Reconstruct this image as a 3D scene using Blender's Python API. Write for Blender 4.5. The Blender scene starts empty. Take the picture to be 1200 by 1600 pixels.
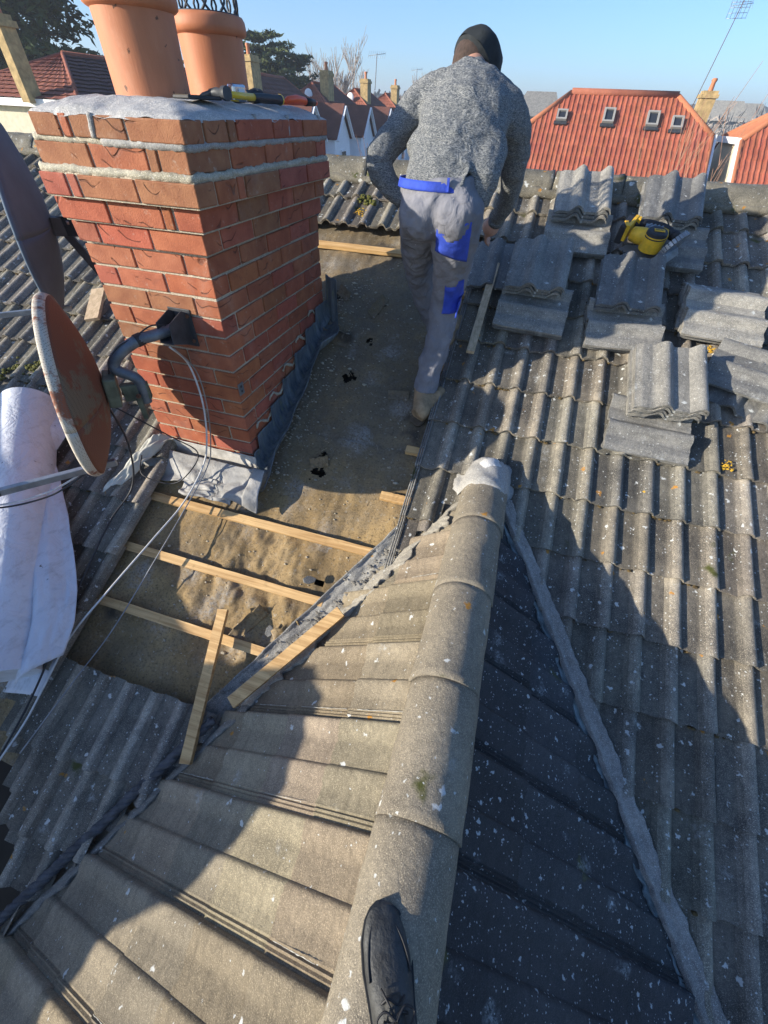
import bpy, math, random
import numpy as np
from mathutils import Vector, Matrix, noise
random.seed(7)
C = bpy.context.scene.collection
R = math.radians
# ---------------------------------------------------------------- camera
F_PX = 638.3
CAM_ROT = (Matrix.Rotation(0.26463, 3, 'Z') @ Matrix.Rotation(0.79558, 3, 'X') @ Matrix.Rotation(0.0482, 3, 'Z'))
CAM_POS = Vector((1.1206, -1.4672, 0.4063))
cd = bpy.data.cameras.new('camera'); cam = bpy.data.objects.new('camera', cd); C.objects.link(cam)
cam.matrix_world = Matrix.Translation(CAM_POS) @ CAM_ROT.to_4x4()
cd.sensor_fit = 'VERTICAL'; cd.sensor_height = 24.0; cd.sensor_width = 18.0
cd.lens = 24.0 * F_PX / 1600.0; cd.clip_start = 0.02; cd.clip_end = 2000
sc = bpy.context.scene; sc.camera = cam
# ---------------------------------------------------------------- light
SUN_DIR = Vector((1.0, 0.66, -0.37)).normalized()      # the way the light travels
ELEV = math.asin(-SUN_DIR.z); AZ = math.atan2(-SUN_DIR.x, -SUN_DIR.y)
w = bpy.data.worlds.new('World'); sc.world = w; w.use_nodes = True
nt = w.node_tree; sky = nt.nodes.new('ShaderNodeTexSky'); sky.sky_type = 'NISHITA'
sky.sun_disc = False; sky.sun_elevation = ELEV; sky.sun_rotation = AZ
sky.air_density = 0.85; sky.dust_density = 0.8; sky.ozone_density = 5.5; sky.altitude = 50
bg = nt.nodes['Background']; bg.inputs[1].default_value = 0.15
nt.links.new(sky.outputs[0], bg.inputs[0])
sl = bpy.data.lights.new('sun', 'SUN'); sl.energy = 5.0; sl.angle = R(0.5); sl.color = (1, .91, .76)
so = bpy.data.objects.new('sun', sl); C.objects.link(so); so.rotation_euler = SUN_DIR.to_track_quat('-Z', 'Y').to_euler()
so.location = (-5, -5, 8)
sc.view_settings.view_transform = 'Standard'; sc.view_settings.look = 'None'
sc.view_settings.exposure = 0.8; sc.view_settings.gamma = 1.0
sc.cycles.max_bounces = 6; sc.cycles.diffuse_bounces = 4

def ray(px, py): return CAM_ROT @ Vector(((px-600)/F_PX, -(py-800)/F_PX, -1.0))
def at(px, py, Y):                                     # the point at depth Y seen at that pixel (used for things at a known distance)
    v = ray(px, py); return CAM_POS + v*((Y-CAM_POS.y)/v.y)
# ---------------------------------------------------------------- mesh helper
def rnd(a, b): return random.uniform(a, b)
class MB:
    def __init__(s): s.v = []; s.f = []; s.c = []; s.m = []; s.col = (1, 1, 1); s.mi = 0
    def add(s, vs, fs):
        o = len(s.v); s.v += [tuple(p) for p in vs]
        for f in fs: s.f.append(tuple(i+o for i in f)); s.c.append(s.col); s.m.append(s.mi)
    def box(s, c, size, rot=None, jit=0):
        hx, hy, hz = size[0]/2, size[1]/2, size[2]/2; c = Vector(c); P = []
        for x, y, z in ((-1,-1,-1),(1,-1,-1),(1,1,-1),(-1,1,-1),(-1,-1,1),(1,-1,1),(1,1,1),(-1,1,1)):
            p = Vector((x*hx+rnd(-jit,jit), y*hy+rnd(-jit,jit), z*hz+rnd(-jit,jit)))
            if rot is not None: p = rot @ p
            P.append(c+p)
        s.add(P, [(3,2,1,0),(4,5,6,7),(0,1,5,4),(1,2,6,5),(2,3,7,6),(3,0,4,7)])
    def beam(s, a, b, w, h, up=Vector((0,0,1)), seg=1, jit=0):      # rectangular bar from a to b
        a = Vector(a); b = Vector(b); d = (b-a).normalized(); x = d.cross(up).normalized(); u = x.cross(d)
        P = []
        for i in range(seg+1):
            c = a.lerp(b, i/seg)
            for sx, su in ((-1,-1),(1,-1),(1,1),(-1,1)): P.append(c + x*(sx*w/2+rnd(-jit,jit)) + u*(su*h/2+rnd(-jit,jit)))
        F = [(3,2,1,0)]
        for i in range(seg):
            o = i*4
            for k in range(4): F.append((o+k, o+(k+1)%4, o+4+(k+1)%4, o+4+k))
        o = seg*4; F.append((o,o+1,o+2,o+3)); s.add(P, F)
    def tube(s, pts, r, n=10, cap=True, ell=None, side=None, nz=0, nzs=10):
        pts = [Vector(p) for p in pts]; N = len(pts)
        rs = r if isinstance(r, (list, tuple)) else [r]*N
        P = []; prev = None
        for i, p in enumerate(pts):
            d = (pts[min(i+1,N-1)] - pts[max(i-1,0)]).normalized()
            if side is not None: x = (side - d*side.dot(d)).normalized()
            elif prev is None: x = d.orthogonal().normalized()
            else: x = (prev - d*prev.dot(d)).normalized()
            prev = x; y = d.cross(x)
            e = 1 if ell is None else (ell[i] if isinstance(ell,(list,tuple)) else ell)
            for k in range(n):
                a = 2*math.pi*k/n; q = p + (x*math.cos(a) + y*math.sin(a)*e)*rs[i]
                if nz: q = q + (q-p).normalized()*nz*noise.noise(q*nzs)
                P.append(q)
        F = []
        for i in range(N-1):
            for k in range(n): F.append((i*n+k, i*n+(k+1)%n, (i+1)*n+(k+1)%n, (i+1)*n+k))
        if cap: F.append(tuple(range(n-1,-1,-1))); F.append(tuple((N-1)*n+k for k in range(n)))
        s.add(P, F)
    def lathe(s, base, prof, n=32, axis=Vector((0,0,1)), nz=0):
        base = Vector(base); ax = axis.normalized(); x = ax.orthogonal().normalized(); y = ax.cross(x); P = []
        for r, z in prof:
            for k in range(n):
                a = 2*math.pi*k/n; q = base + ax*z + (x*math.cos(a)+y*math.sin(a))*r
                if nz: q = q + Vector((noise.noise(q*9), noise.noise(q*9+Vector((5,5,5))), 0))*nz
                P.append(q)
        F = []
        for i in range(len(prof)-1):
            for k in range(n): F.append((i*n+k, i*n+(k+1)%n, (i+1)*n+(k+1)%n, (i+1)*n+k))
        s.add(P, F)
    def grid(s, fn, nu, nv, keep=None, close=False):
        P = [fn(i/nu, j/nv) for j in range(nv+1) for i in range(nu+1)]
        F = []
        for j in range(nv):
            for i in range(nu):
                q = (j*(nu+1)+i, j*(nu+1)+i+1, (j+1)*(nu+1)+i+1, (j+1)*(nu+1)+i)
                if keep is None or keep((i+.5)/nu, (j+.5)/nv): F.append(q)
        s.add(P, F)
    def prism(s, outline, thick):                       # polygon (3D points) given a thickness vector
        n = len(outline); o = [Vector(p) for p in outline]; t = Vector(thick)
        F = [tuple(range(n-1,-1,-1)), tuple(range(n, 2*n))] + [(i,(i+1)%n,n+(i+1)%n,n+i) for i in range(n)]
        s.add(o + [p+t for p in o], F)
    def ball(s, c, r, n=10, m=7, scale=(1,1,1), nz=0, rot=None):
        c = Vector(c); P = []
        for j in range(m+1):
            t = math.pi*j/m
            for k in range(n):
                a = 2*math.pi*k/n; p = Vector((math.sin(t)*math.cos(a)*scale[0], math.sin(t)*math.sin(a)*scale[1], math.cos(t)*scale[2]))*r
                if nz: p *= 1+nz*noise.noise((p+c)*(2.5/r*.4))
                if rot is not None: p = rot @ p
                P.append(c+p)
        s.add(P, [(j*n+k, (j+1)*n+k, (j+1)*n+(k+1)%n, j*n+(k+1)%n) for j in range(m) for k in range(n)])
    def build(s, name, mat, parent=None, smooth=False, loc=None, solid=0, bevel=0, auto=None):
        me = bpy.data.meshes.new(name)
        vs = s.v if loc is None else [tuple(Vector(p)-Vector(loc)) for p in s.v]
        me.from_pydata(vs, [], s.f); me.update()
        for m in (mat if isinstance(mat, (list, tuple)) else [mat]): me.materials.append(m)
        me.polygons.foreach_set('material_index', s.m)
        if any(c != (1,1,1) for c in s.c):
            ca = me.color_attributes.new('tint', 'FLOAT_COLOR', 'CORNER')
            arr = []
            for f, c in zip(s.f, s.c): arr += [c[0], c[1], c[2], 1.0]*len(f)
            ca.data.foreach_set('color', arr)
        if smooth or auto: me.polygons.foreach_set('use_smooth', [True]*len(me.polygons))
        o = bpy.data.objects.new(name, me); C.objects.link(o)
        if loc is not None: o.location = loc
        if parent is not None: o.parent = parent
        if auto: me.set_sharp_from_angle(angle=R(auto))
        if solid: m = o.modifiers.new('thick', 'SOLIDIFY'); m.thickness = solid; m.offset = 0
        if bevel: m = o.modifiers.new('bevel', 'BEVEL'); m.width = bevel; m.segments = 2; m.limit_method = 'ANGLE'; m.angle_limit = R(50)
        return o
def tag(o, label=None, cat=None, group=None, kind=None):
    if label: o['label'] = label
    if cat: o['category'] = cat
    if group: o['group'] = group
    if kind: o['kind'] = kind
    return o
def thing(name, label, cat, loc=(0,0,0), group=None):
    o = bpy.data.objects.new(name, None); C.objects.link(o); o.location = loc; o.empty_display_size = .1
    return tag(o, label, cat, group)
def off(mb, loc): return mb
# ---------------------------------------------------------------- materials
class N:
    def __init__(s, name):
        s.mat = bpy.data.materials.new(name); s.mat.use_nodes = True; s.t = s.mat.node_tree
        s.b = s.t.nodes['Principled BSDF']; s.tc = s.t.nodes.new('ShaderNodeTexCoord'); s.co = s.tc.outputs['Object']
    def n(s, typ, **k):
        o = s.t.nodes.new('ShaderNode'+typ)
        for a, v in k.items(): setattr(o, a, v)
        return o
    def l(s, a, b): s.t.links.new(a, b)
    def mapped(s, scale):
        m = s.n('Mapping'); s.l(s.co, m.inputs[0]); m.inputs['Scale'].default_value = scale; return m.outputs[0]
    def noise(s, sc, det=4, rough=.6, dist=0, vec=None):
        o = s.n('TexNoise'); s.l(vec or s.co, o.inputs['Vector']); o.inputs['Scale'].default_value = sc
        o.inputs['Detail'].default_value = det; o.inputs['Roughness'].default_value = rough; o.inputs['Distortion'].default_value = dist
        return o.outputs['Fac']
    def ramp(s, fac, a, b, ca=(0,0,0), cb=(1,1,1)):
        o = s.n('ValToRGB'); s.l(fac, o.inputs[0]); e = o.color_ramp.elements
        e[0].position = a; e[0].color = (*ca, 1); e[1].position = b; e[1].color = (*cb, 1); return o.outputs[0]
    def mix(s, fac, a, b, mode='MIX'):
        o = s.n('MixRGB', blend_type=mode)
        for i, x in ((0, fac), (1, a), (2, b)):
            if hasattr(x, 'is_output') or isinstance(x, bpy.types.NodeSocket): s.l(x, o.inputs[i])
            else: o.inputs[i].default_value = x if i == 0 else (*x, 1)
        return o.outputs[0]
    def math(s, op, a, b):
        o = s.n('Math', operation=op)
        for i, x in enumerate((a, b)):
            if isinstance(x, bpy.types.NodeSocket): s.l(x, o.inputs[i])
            else: o.inputs[i].default_value = x
        return o.outputs[0]
    def tint(s, col):
        a = s.n('Attribute'); a.attribute_name = 'tint'; return s.mix(1.0, col, a.outputs['Color'], 'MULTIPLY')
    def spots(s, scale, thr, soft, amount, seed=0):     # irregular blotches in a share of the voronoi cells
        mp = s.n('Mapping'); s.l(s.co, mp.inputs[0]); mp.inputs['Location'].default_value = (seed, seed*1.7, seed*.3)
        nz = s.n('TexNoise'); s.l(mp.outputs[0], nz.inputs['Vector']); nz.inputs['Scale'].default_value = scale*2.5; nz.inputs['Detail'].default_value = 4
        ad = s.n('VectorMath', operation='MULTIPLY_ADD'); s.l(nz.outputs['Color'], ad.inputs[0]); k = .9/scale
        ad.inputs[1].default_value = (k, k, k); s.l(mp.outputs[0], ad.inputs[2])
        vo = s.n('TexVoronoi'); s.l(ad.outputs[0], vo.inputs['Vector']); vo.inputs['Scale'].default_value = scale
        d = s.ramp(vo.outputs['Distance'], thr-soft, thr, (1,1,1), (0,0,0))
        sx = s.n('SeparateColor'); s.l(vo.outputs['Color'], sx.inputs[0])
        g = s.math('GREATER_THAN', sx.outputs[0], 1-amount)
        return s.math('MULTIPLY', d, g)
    def done(s, col, rough=.8, bump=None, dist=.002, strength=1.0, metal=0, spec=.4):
        b = s.b
        if isinstance(col, bpy.types.NodeSocket): s.l(col, b.inputs['Base Color'])
        else: b.inputs['Base Color'].default_value = (*col, 1)
        if isinstance(rough, bpy.types.NodeSocket): s.l(rough, b.inputs['Roughness'])
        else: b.inputs['Roughness'].default_value = rough
        b.inputs['Metallic'].default_value = metal; b.inputs['Specular IOR Level'].default_value = spec
        if bump is not None:
            o = s.n('Bump'); s.l(bump, o.inputs['Height']); o.inputs['Distance'].default_value = dist; o.inputs['Strength'].default_value = strength
            s.l(o.outputs[0], b.inputs['Normal'])
        return s.mat
def simple(name, col, rough=.6, var=.25, sc=20, bump=.001, metal=0, spec=.4, tint=False, fine=None):
    m = N(name); f = m.ramp(m.noise(sc, 5), .3, .7, tuple(c*(1-var) for c in col), tuple(min(1, c*(1+var)) for c in col))
    if tint: f = m.tint(f)
    return m.done(f, rough, m.noise(fine or sc*6, 4), bump, 1, metal, spec)
def concrete(name, lo, hi, spot=(.55,.56,.53), white=.28, orange=.04, moss=.05, tint=True, wsc=26, rough=.85, streak=True, rand=False):
    m = N(name)
    a = m.noise(5, 6, .65); b = m.noise(60, 3, .7); g = m.noise(330, 2, .8)
    c = m.ramp(a, .3, .72, lo, hi)
    c = m.mix(m.ramp(b, .35, .75, (0,0,0), (.5,.5,.5)), c, tuple(x*.55 for x in lo))
    c = m.mix(m.ramp(g, .52, .72), c, tuple(min(1, x*1.55) for x in hi))
    if streak:
        st = m.noise(3, 5, .6, 0, m.mapped((16, 2.2, 16)))
        c = m.mix(m.ramp(st, .5, .78, (0,0,0), (.45,.45,.45)), c, tuple(x*.45 for x in lo))
    if tint: c = m.tint(c)
    if rand:     # each loose tile weathered differently, with pale bloom
        oi = m.n('ObjectInfo'); c = m.mix(1.0, c, m.ramp(oi.outputs['Random'], 0, 1, (.55,.57,.60), (1.25,1.22,1.15)), 'MULTIPLY')
        ad = m.n('VectorMath', operation='ADD'); m.l(m.co, ad.inputs[0]); cb = m.n('CombineXYZ'); mu = m.math('MULTIPLY', oi.outputs['Random'], 30.0); m.l(mu, cb.inputs[0]); m.l(cb.outputs[0], ad.inputs[1])
        c = m.mix(m.ramp(m.noise(9, 6, .75, .5, ad.outputs[0]), .58, .76, (0,0,0), (.5,.5,.5)), c, (.43,.42,.39))
        c = m.mix(m.ramp(m.noise(4, 5, .7, 0, ad.outputs[0]), .30, .44, (.45,.45,.45), (0,0,0)), c, (.05,.053,.058))
    if moss: c = m.mix(m.spots(9, .34, .2, moss, 3), c, (.06,.065,.012))
    if orange: c = m.mix(m.spots(22, .3, .12, orange, 8), c, (.42,.2,.035))
    if white:
        big = m.math('MULTIPLY', m.spots(10, .30, .22, white*.9, 12), m.ramp(m.noise(90, 4, .8), .42, .62))
        c = m.mix(m.math('MULTIPLY', big, .75), c, tuple(x*.85 for x in spot))
        c = m.mix(m.spots(wsc, .24, .08, white, 1), c, spot)
        c = m.mix(m.spots(wsc*3.2, .26, .08, white*.8, 5), c, tuple(x*.9 for x in spot))
    h = m.math('ADD', m.noise(300, 3, .8), m.math('MULTIPLY', m.noise(45, 4), 2.0))
    return m.done(c, rough, h, .0022, 1)
M = {}
M['tile'] = concrete('roof_tile_concrete', (.078,.073,.066), (.34,.305,.245), white=.26)
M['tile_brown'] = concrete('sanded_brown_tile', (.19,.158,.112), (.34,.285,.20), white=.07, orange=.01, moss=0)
M['tile_shade'] = concrete('shaded_slope_tile', (.018,.022,.030), (.058,.062,.068), white=.34, orange=.0, moss=.04, spot=(.42,.46,.47), wsc=38, rough=.6)  # shaded counterpart of the brown tile: shade put into a near-black blue
M['tile_ridge'] = concrete('ridge_concrete', (.15,.13,.10), (.32,.275,.20), white=.16, orange=.02, moss=.03, tint=False, wsc=20, streak=False)
M['tile_mossy'] = concrete('mossy_ridge_concrete', (.05,.048,.038), (.25,.225,.17), white=.4, orange=.1, moss=.35, tint=False, wsc=14, streak=False)
M['tile_loose'] = concrete('loose_tile_concrete', (.125,.123,.117), (.37,.355,.32), white=.14, orange=.02, moss=.02, tint=False, rough=.55, rand=True)
M['cement'] = concrete('cement_mortar', (.24,.24,.235), (.46,.44,.40), white=.1, orange=0, moss=0, tint=False, streak=False)
M['cement_white'] = concrete('fresh_white_mortar', (.5,.49,.46), (.72,.71,.68), white=0, orange=0, moss=0, tint=False, streak=False)
M['joint'] = concrete('brick_joint_mortar', (.32,.28,.20), (.58,.51,.39), white=.0, orange=0, moss=0, tint=False, streak=False)
M['moss'] = simple('moss', (.11,.075,.03), .95, .5, 60, .004, fine=200)
M['moss_green'] = simple('green_moss', (.10,.10,.02), .95, .5, 60, .004, fine=200)
M['lichen'] = simple('yellow_lichen', (.55,.33,.03), .9, .3, 90, .002)
def m_brick():
    m = N('rustic_brick'); c = m.ramp(m.noise(14, 5), .3, .72, (.28,.076,.038), (.44,.145,.075))
    c = m.tint(c); c = m.mix(m.ramp(m.noise(150, 3, .8), .6, .75, (0,0,0), (.6,.6,.6)), c, (.12,.035,.02))
    wv = m.n('TexWave', wave_type='BANDS', bands_direction='Z'); m.l(m.mapped((1,1,1)), wv.inputs['Vector'])
    wv.inputs['Scale'].default_value = 6; wv.inputs['Distortion'].default_value = 9; wv.inputs['Detail'].default_value = 1; wv.inputs['Detail Scale'].default_value = 1.6
    ln = m.ramp(wv.outputs['Fac'], .0, .03, (1,1,1), (0,0,0))
    ln = m.math('MULTIPLY', ln, m.ramp(m.noise(9, 2), .53, .58))
    c = m.mix(m.math('MULTIPLY', ln, .6), c, (.07,.028,.02))
    c = m.mix(m.ramp(m.noise(4, 5, .7), .58, .8, (0,0,0), (.4,.4,.4)), c, (.42,.32,.26))
    c = m.mix(m.ramp(m.noise(6, 6, .75), .26, .42, (.55,.55,.55), (0,0,0)), c, (.13,.05,.035))
    c = m.mix(m.math('MULTIPLY', m.ramp(m.noise(26, 5, .8), .6, .72), .6), c, (.5,.42,.34))
    return m.done(c, .85, m.math('ADD', m.noise(180, 3), m.math('MULTIPLY', ln, -2)), .002, 1)
M['brick'] = m_brick()
def m_felt():
    m = N('bitumen_felt'); c = m.ramp(m.noise(3.2, 6, .65), .32, .66, (.17,.115,.052), (.40,.275,.125))
    # grey-brown patches spread by noise
    c = m.mix(m.ramp(m.noise(7, 5, .7), .42, .66, (0,0,0), (.5,.5,.5)), c, (.20,.165,.115))
    # broad grey-brown band over the middle courses, patchy
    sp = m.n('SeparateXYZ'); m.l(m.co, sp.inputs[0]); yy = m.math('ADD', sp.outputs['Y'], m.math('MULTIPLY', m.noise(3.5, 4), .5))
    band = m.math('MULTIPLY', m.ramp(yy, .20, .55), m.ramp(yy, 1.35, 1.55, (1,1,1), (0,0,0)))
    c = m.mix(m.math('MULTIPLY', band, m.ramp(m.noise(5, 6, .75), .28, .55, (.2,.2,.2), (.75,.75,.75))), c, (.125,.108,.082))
    c = m.mix(m.math('MULTIPLY', m.spots(5, .45, .35, .5, 6), m.ramp(m.noise(60, 4, .8), .35, .6)), c, (.30,.28,.25))
    c = m.mix(m.spots(3.2, .30, .2, .45, 9), c, (.055,.045,.035))
    c = m.mix(m.ramp(m.noise(40, 4, .8), .58, .76), c, (.42,.38,.31))
    c = m.mix(m.ramp(m.noise(90, 4, .8), .35, .5, (.7,.7,.7), (0,0,0)), c, (.06,.045,.025))
    return m.done(c, .9, m.noise(120, 5), .002, 1)
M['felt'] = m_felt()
def m_wood(name, a, b, ax):
    m = N(name); sc_ = [60,60,60]; sc_[ax] = 3
    g = m.noise(1, 5, .6, .6, m.mapped(tuple(sc_))); c = m.ramp(g, .35, .68, a, b)
    c = m.mix(m.spots(9, .12, .05, .3, 2), c, tuple(x*.3 for x in a))
    c = m.mix(m.ramp(m.noise(25, 4), .6, .75, (0,0,0), (.5,.5,.5)), c, tuple(x*.6 for x in a))
    return m.done(c, .7, g, .001, 1)
M['wood'] = m_wood('pine_batten', (.42,.24,.09), (.72,.48,.22), 0)
M['wood_y'] = m_wood('weathered_batten', (.40,.29,.17), (.64,.48,.31), 1)
M['lead'] = simple('lead_sheet', (.30,.295,.28), .62, .4, 9, .003, .0)
def m_lead2():
    m = N('stained_lead'); c = m.ramp(m.noise(5, 5, .7, 0, m.mapped((6,6,1))), .3, .7, (.035,.055,.08), (.22,.25,.26))
    c = m.mix(m.ramp(m.noise(9, 5, .7, 0, m.mapped((5,5,1))), .55, .7, (0,0,0), (.7,.7,.7)), c, (.22,.24,.12))
    return m.done(c, .5, m.noise(40, 4), .002, 1, .2)
M['lead_blue'] = m_lead2()
M['terracotta'] = None
def m_pot():
    m = N('terracotta_pot'); c = m.ramp(m.noise(5, 5, .6, 0, m.mapped((3,3,1.2))), .3, .72, (.45,.16,.07), (.55,.21,.10))
    c = m.mix(m.ramp(m.noise(9, 4), .62, .8, (0,0,0), (.4,.4,.4)), c, (.6,.33,.2))
    c = m.mix(m.spots(24, .13, .04, .25, 4), c, (.14,.06,.03))
    return m.done(c, .6, m.noise(3, 4, .6, 0, m.mapped((110,110,6))), .0006, 1)
M['terracotta'] = m_pot()
M['steel'] = simple('galvanised_steel', (.30,.31,.32), .45, .25, 20, .0008, .7)
M['dark_metal'] = simple('dark_painted_metal', (.055,.06,.068), .5, .4, 15, .0008, .3)
M['rust'] = simple('rusty_metal', (.13,.06,.035), .8, .5, 30, .001, .2)
M['pipe_grey'] = simple('grey_painted_pipe', (.14,.165,.19), .45, .4, 18, .001, .3)
M['green_metal'] = simple('green_corroded_bracket', (.12,.14,.10), .6, .4, 20, .001, .3)
M['grey_dish'] = simple('dark_grey_dish_paint', (.09,.125,.17), .75, .2, 5, .0003, 0, .2)
def m_mesh(name, col, col2, thr):
    m = N(name); ch = m.n('TexVoronoi'); m.l(m.co, ch.inputs['Vector']); ch.inputs['Scale'].default_value = 170; ch.inputs['Randomness'].default_value = .15
    c = m.ramp(m.noise(6, 5, .7), thr, thr+.06, col, col2)
    hol = m.ramp(ch.outputs['Distance'], .28, .36, (1,1,1), (0,0,0))
    c = m.mix(m.math('MULTIPLY', hol, .7), c, tuple(x*.25 for x in col))
    return m.done(c, .75, hol, .001, -1)
M['dish_brown'] = m_mesh('rusty_perforated_dish', (.25,.075,.035), (.30,.095,.045), .5)
M['dish_rim'] = m_mesh('flaking_dish_rim', (.50,.45,.37), (.24,.08,.04), .50)
def m_perf(name, a, b):
    m = N(name); ch = m.n('TexVoronoi'); m.l(m.co, ch.inputs['Vector']); ch.inputs['Scale'].default_value = 170; ch.inputs['Randomness'].default_value = .15
    c = m.ramp(m.noise(3.2, 5, .7), .53, .57, a, b)
    hol = m.ramp(ch.outputs['Distance'], .28, .36, (1,1,1), (0,0,0))
    c = m.mix(m.math('MULTIPLY', hol, .55), c, tuple(x*.25 for x in a))
    return m.done(c, .75, hol, .001, -1)
M['dish_back'] = m_perf('dish_back_mesh', (.165,.055,.028), (.15,.11,.07))
M['cable_white'] = simple('white_cable', (.62,.62,.6), .5, .15, 30, .0003)
M['cable_black'] = simple('black_cable', (.025,.025,.028), .5, .2, 30, .0003)
M['membrane'] = None
def m_memb():
    m = N('breather_membrane'); c = m.ramp(m.noise(2.5, 6, .7), .3, .7, (.60,.62,.66), (.74,.76,.79))
    c = m.mix(m.ramp(m.noise(12, 5, .7, 0, m.mapped((3,1,1))), .52, .8, (0,0,0), (.6,.6,.6)), c, (.30,.29,.28)); c = m.mix(m.spots(16, .12, .06, .3, 2), c, (.16,.15,.14))
    return m.done(c, .55, m.noise(9, 6, .6, 1.5), .012, 1)
M['membrane'] = m_memb()
M['attic_shade'] = simple('loft_shade', (.03,.022,.015), .9, .3, 8)  # near-black: the loft's shade is put into this colour
M['render'] = simple('cream_render_wall', (.62,.56,.42), .9, .12, 12, .003)
M['white_render'] = simple('white_render_wall', (.84,.85,.86), .9, .06, 3, .002)
M['white_paint'] = simple('white_paint', (.8,.8,.8), .5, .05, 8)
M['glass'] = simple('window_glass', (.05,.06,.07), .08, .1, 3, .0)
M['asphalt'] = simple('asphalt', (.05,.05,.052), .9, .2, 3)
M['grass'] = simple('garden_grass', (.06,.085,.03), .95, .4, 1.5, .01)
M['hill'] = simple('wooded_hill', (.075,.08,.07), .95, .45, .12, .3)
# ---------------------------------------------------------------- the main roof frame
GZ = -7.2
TH = R(25); CT, ST = math.cos(TH), math.sin(TH); Z0 = -1.0
NRM = Vector((0, -ST, CT)); UPS = Vector((0, CT, ST)); XH = Vector((1, 0, 0))
def RM(X, s, h): return Vector((X, s*CT - h*ST, Z0 + s*ST + h*CT))
ROOFROT = Matrix((XH, UPS, NRM)).transposed()
XR, ZR, AL = 1.19, -.836, math.atan(.72); CA, SA = math.cos(AL), math.sin(AL)
def LS(a, s, h): return Vector((XR + s*CA - h*SA, a, ZR + s*SA + h*CA))       # left slope of the small roof, s<=0 down-slope
def RS(a, s, h): return Vector((XR - s*CA + h*SA, a, ZR + s*SA + h*CA))
def zmain(Y): return -.93 + .466*Y
def zsmall(X): return ZR - .72*abs(X-XR)
GA, TW, TL = .277, .27, .335
def prof(u):
    t = (u*2) % 1.0
    if t < .50: return .0012*math.sin(t/.50*math.pi)
    if t < .78: return .027*math.sin((t-.50)/.28*math.pi/2)**1.0
    return .027*math.cos((t-.78)/.22*math.pi/2)**.6
def tile(mb, P, x0, s0, W=TW, L=TL, nu=20, nv=3, keep=None, hb=.05, lift=.024, thick=.016, jit=.004, pf=prof, flip=1, edge=1.0):
    g = rnd(.72, 1.22); mb.col = (g*rnd(.97,1.05), g, g*rnd(.93,1.03)); sk = rnd(-jit, jit); ds = rnd(-jit, jit); dh = rnd(0, .004); sd = rnd(0, 99)
    grid = []
    for j in range(nv+1):
        row = []
        for i in range(nu+1):
            u = i/nu; v = j/nv; s = s0 + ds + v*L + sk*(u-.5)
            if j == 0: s += .010*noise.noise(Vector((u*7+sd, sd, 0)))+.006*noise.noise(Vector((u*23+sd, sd, 4)))
            h = hb + dh + lift*(1-v)**1.3 + pf(u) + .0016*noise.noise(Vector((u*4+sd, v*3, sd)))
            row.append((x0+u*W, s, h))
        grid.append(row)
    V = [P(*q) for r in grid for q in r]; F = []; n1 = nu+1; base_col = mb.col; mb.tone = []
    ok = lambda q: keep is None or keep(q[0], q[1])
    for j in range(nv):
        for i in range(nu):
            if ok(((grid[j][i][0]+grid[j][i+1][0])/2, (grid[j][i][1]+grid[j+1][i][1])/2)):
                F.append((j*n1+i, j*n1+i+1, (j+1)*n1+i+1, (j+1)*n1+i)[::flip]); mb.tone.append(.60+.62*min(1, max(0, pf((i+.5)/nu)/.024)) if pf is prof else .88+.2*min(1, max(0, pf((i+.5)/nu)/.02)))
    o = len(V)
    for i in range(nu+1): x, s, h = grid[0][i]; V.append(P(x, s+.003, h-thick))
    for i in range(nu):
        if ok(grid[0][i]): F.append((i, o+i, o+i+1, i+1)[::flip])
    for side in (0, nu):
        o = len(V)
        for j in range(nv+1): x, s, h = grid[j][side]; V.append(P(x, s, h-thick))
        for j in range(nv):
            if ok(grid[j][side]): F.append((j*n1+side, (j+1)*n1+side, o+j+1, o+j))
    nf = len(mb.f); mb.add(V, F)
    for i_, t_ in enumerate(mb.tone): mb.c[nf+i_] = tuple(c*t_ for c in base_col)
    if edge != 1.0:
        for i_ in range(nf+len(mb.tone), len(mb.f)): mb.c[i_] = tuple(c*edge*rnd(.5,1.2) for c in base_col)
OPEN_L, OPEN_R, OPEN_T, OPEN_B = -.47, .86, 1.70, -1.09
def keep_main(X, s):
    Y = s*CT - .06*ST; z = Z0 + s*ST + .06*CT
    if -.56 < X < .0 and 0.0 < Y < 1.01: return False
    if zsmall(X) > z + .0 and Y < .5: return False
    if Y < -.8 and X < -.71 + (-1.15-Y)*.85: return False
    return True
mb = MB()
for k in range(-10, 10):
    s0 = -.36 + GA*k
    if s0 > 2.3: continue
    L = min(TL, 2.46-s0)
    for i in range(0, 14):                              # right of the opening
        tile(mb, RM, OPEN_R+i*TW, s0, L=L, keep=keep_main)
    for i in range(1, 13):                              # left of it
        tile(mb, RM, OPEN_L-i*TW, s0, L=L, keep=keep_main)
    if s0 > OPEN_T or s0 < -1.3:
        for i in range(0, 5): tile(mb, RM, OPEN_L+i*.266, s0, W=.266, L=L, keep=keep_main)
main = thing('main_roof', 'main pitched roof of weathered grey concrete tiles with a stripped opening', 'roof')
mb.build('tile_covering', M['tile'], main, auto=50)
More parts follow.
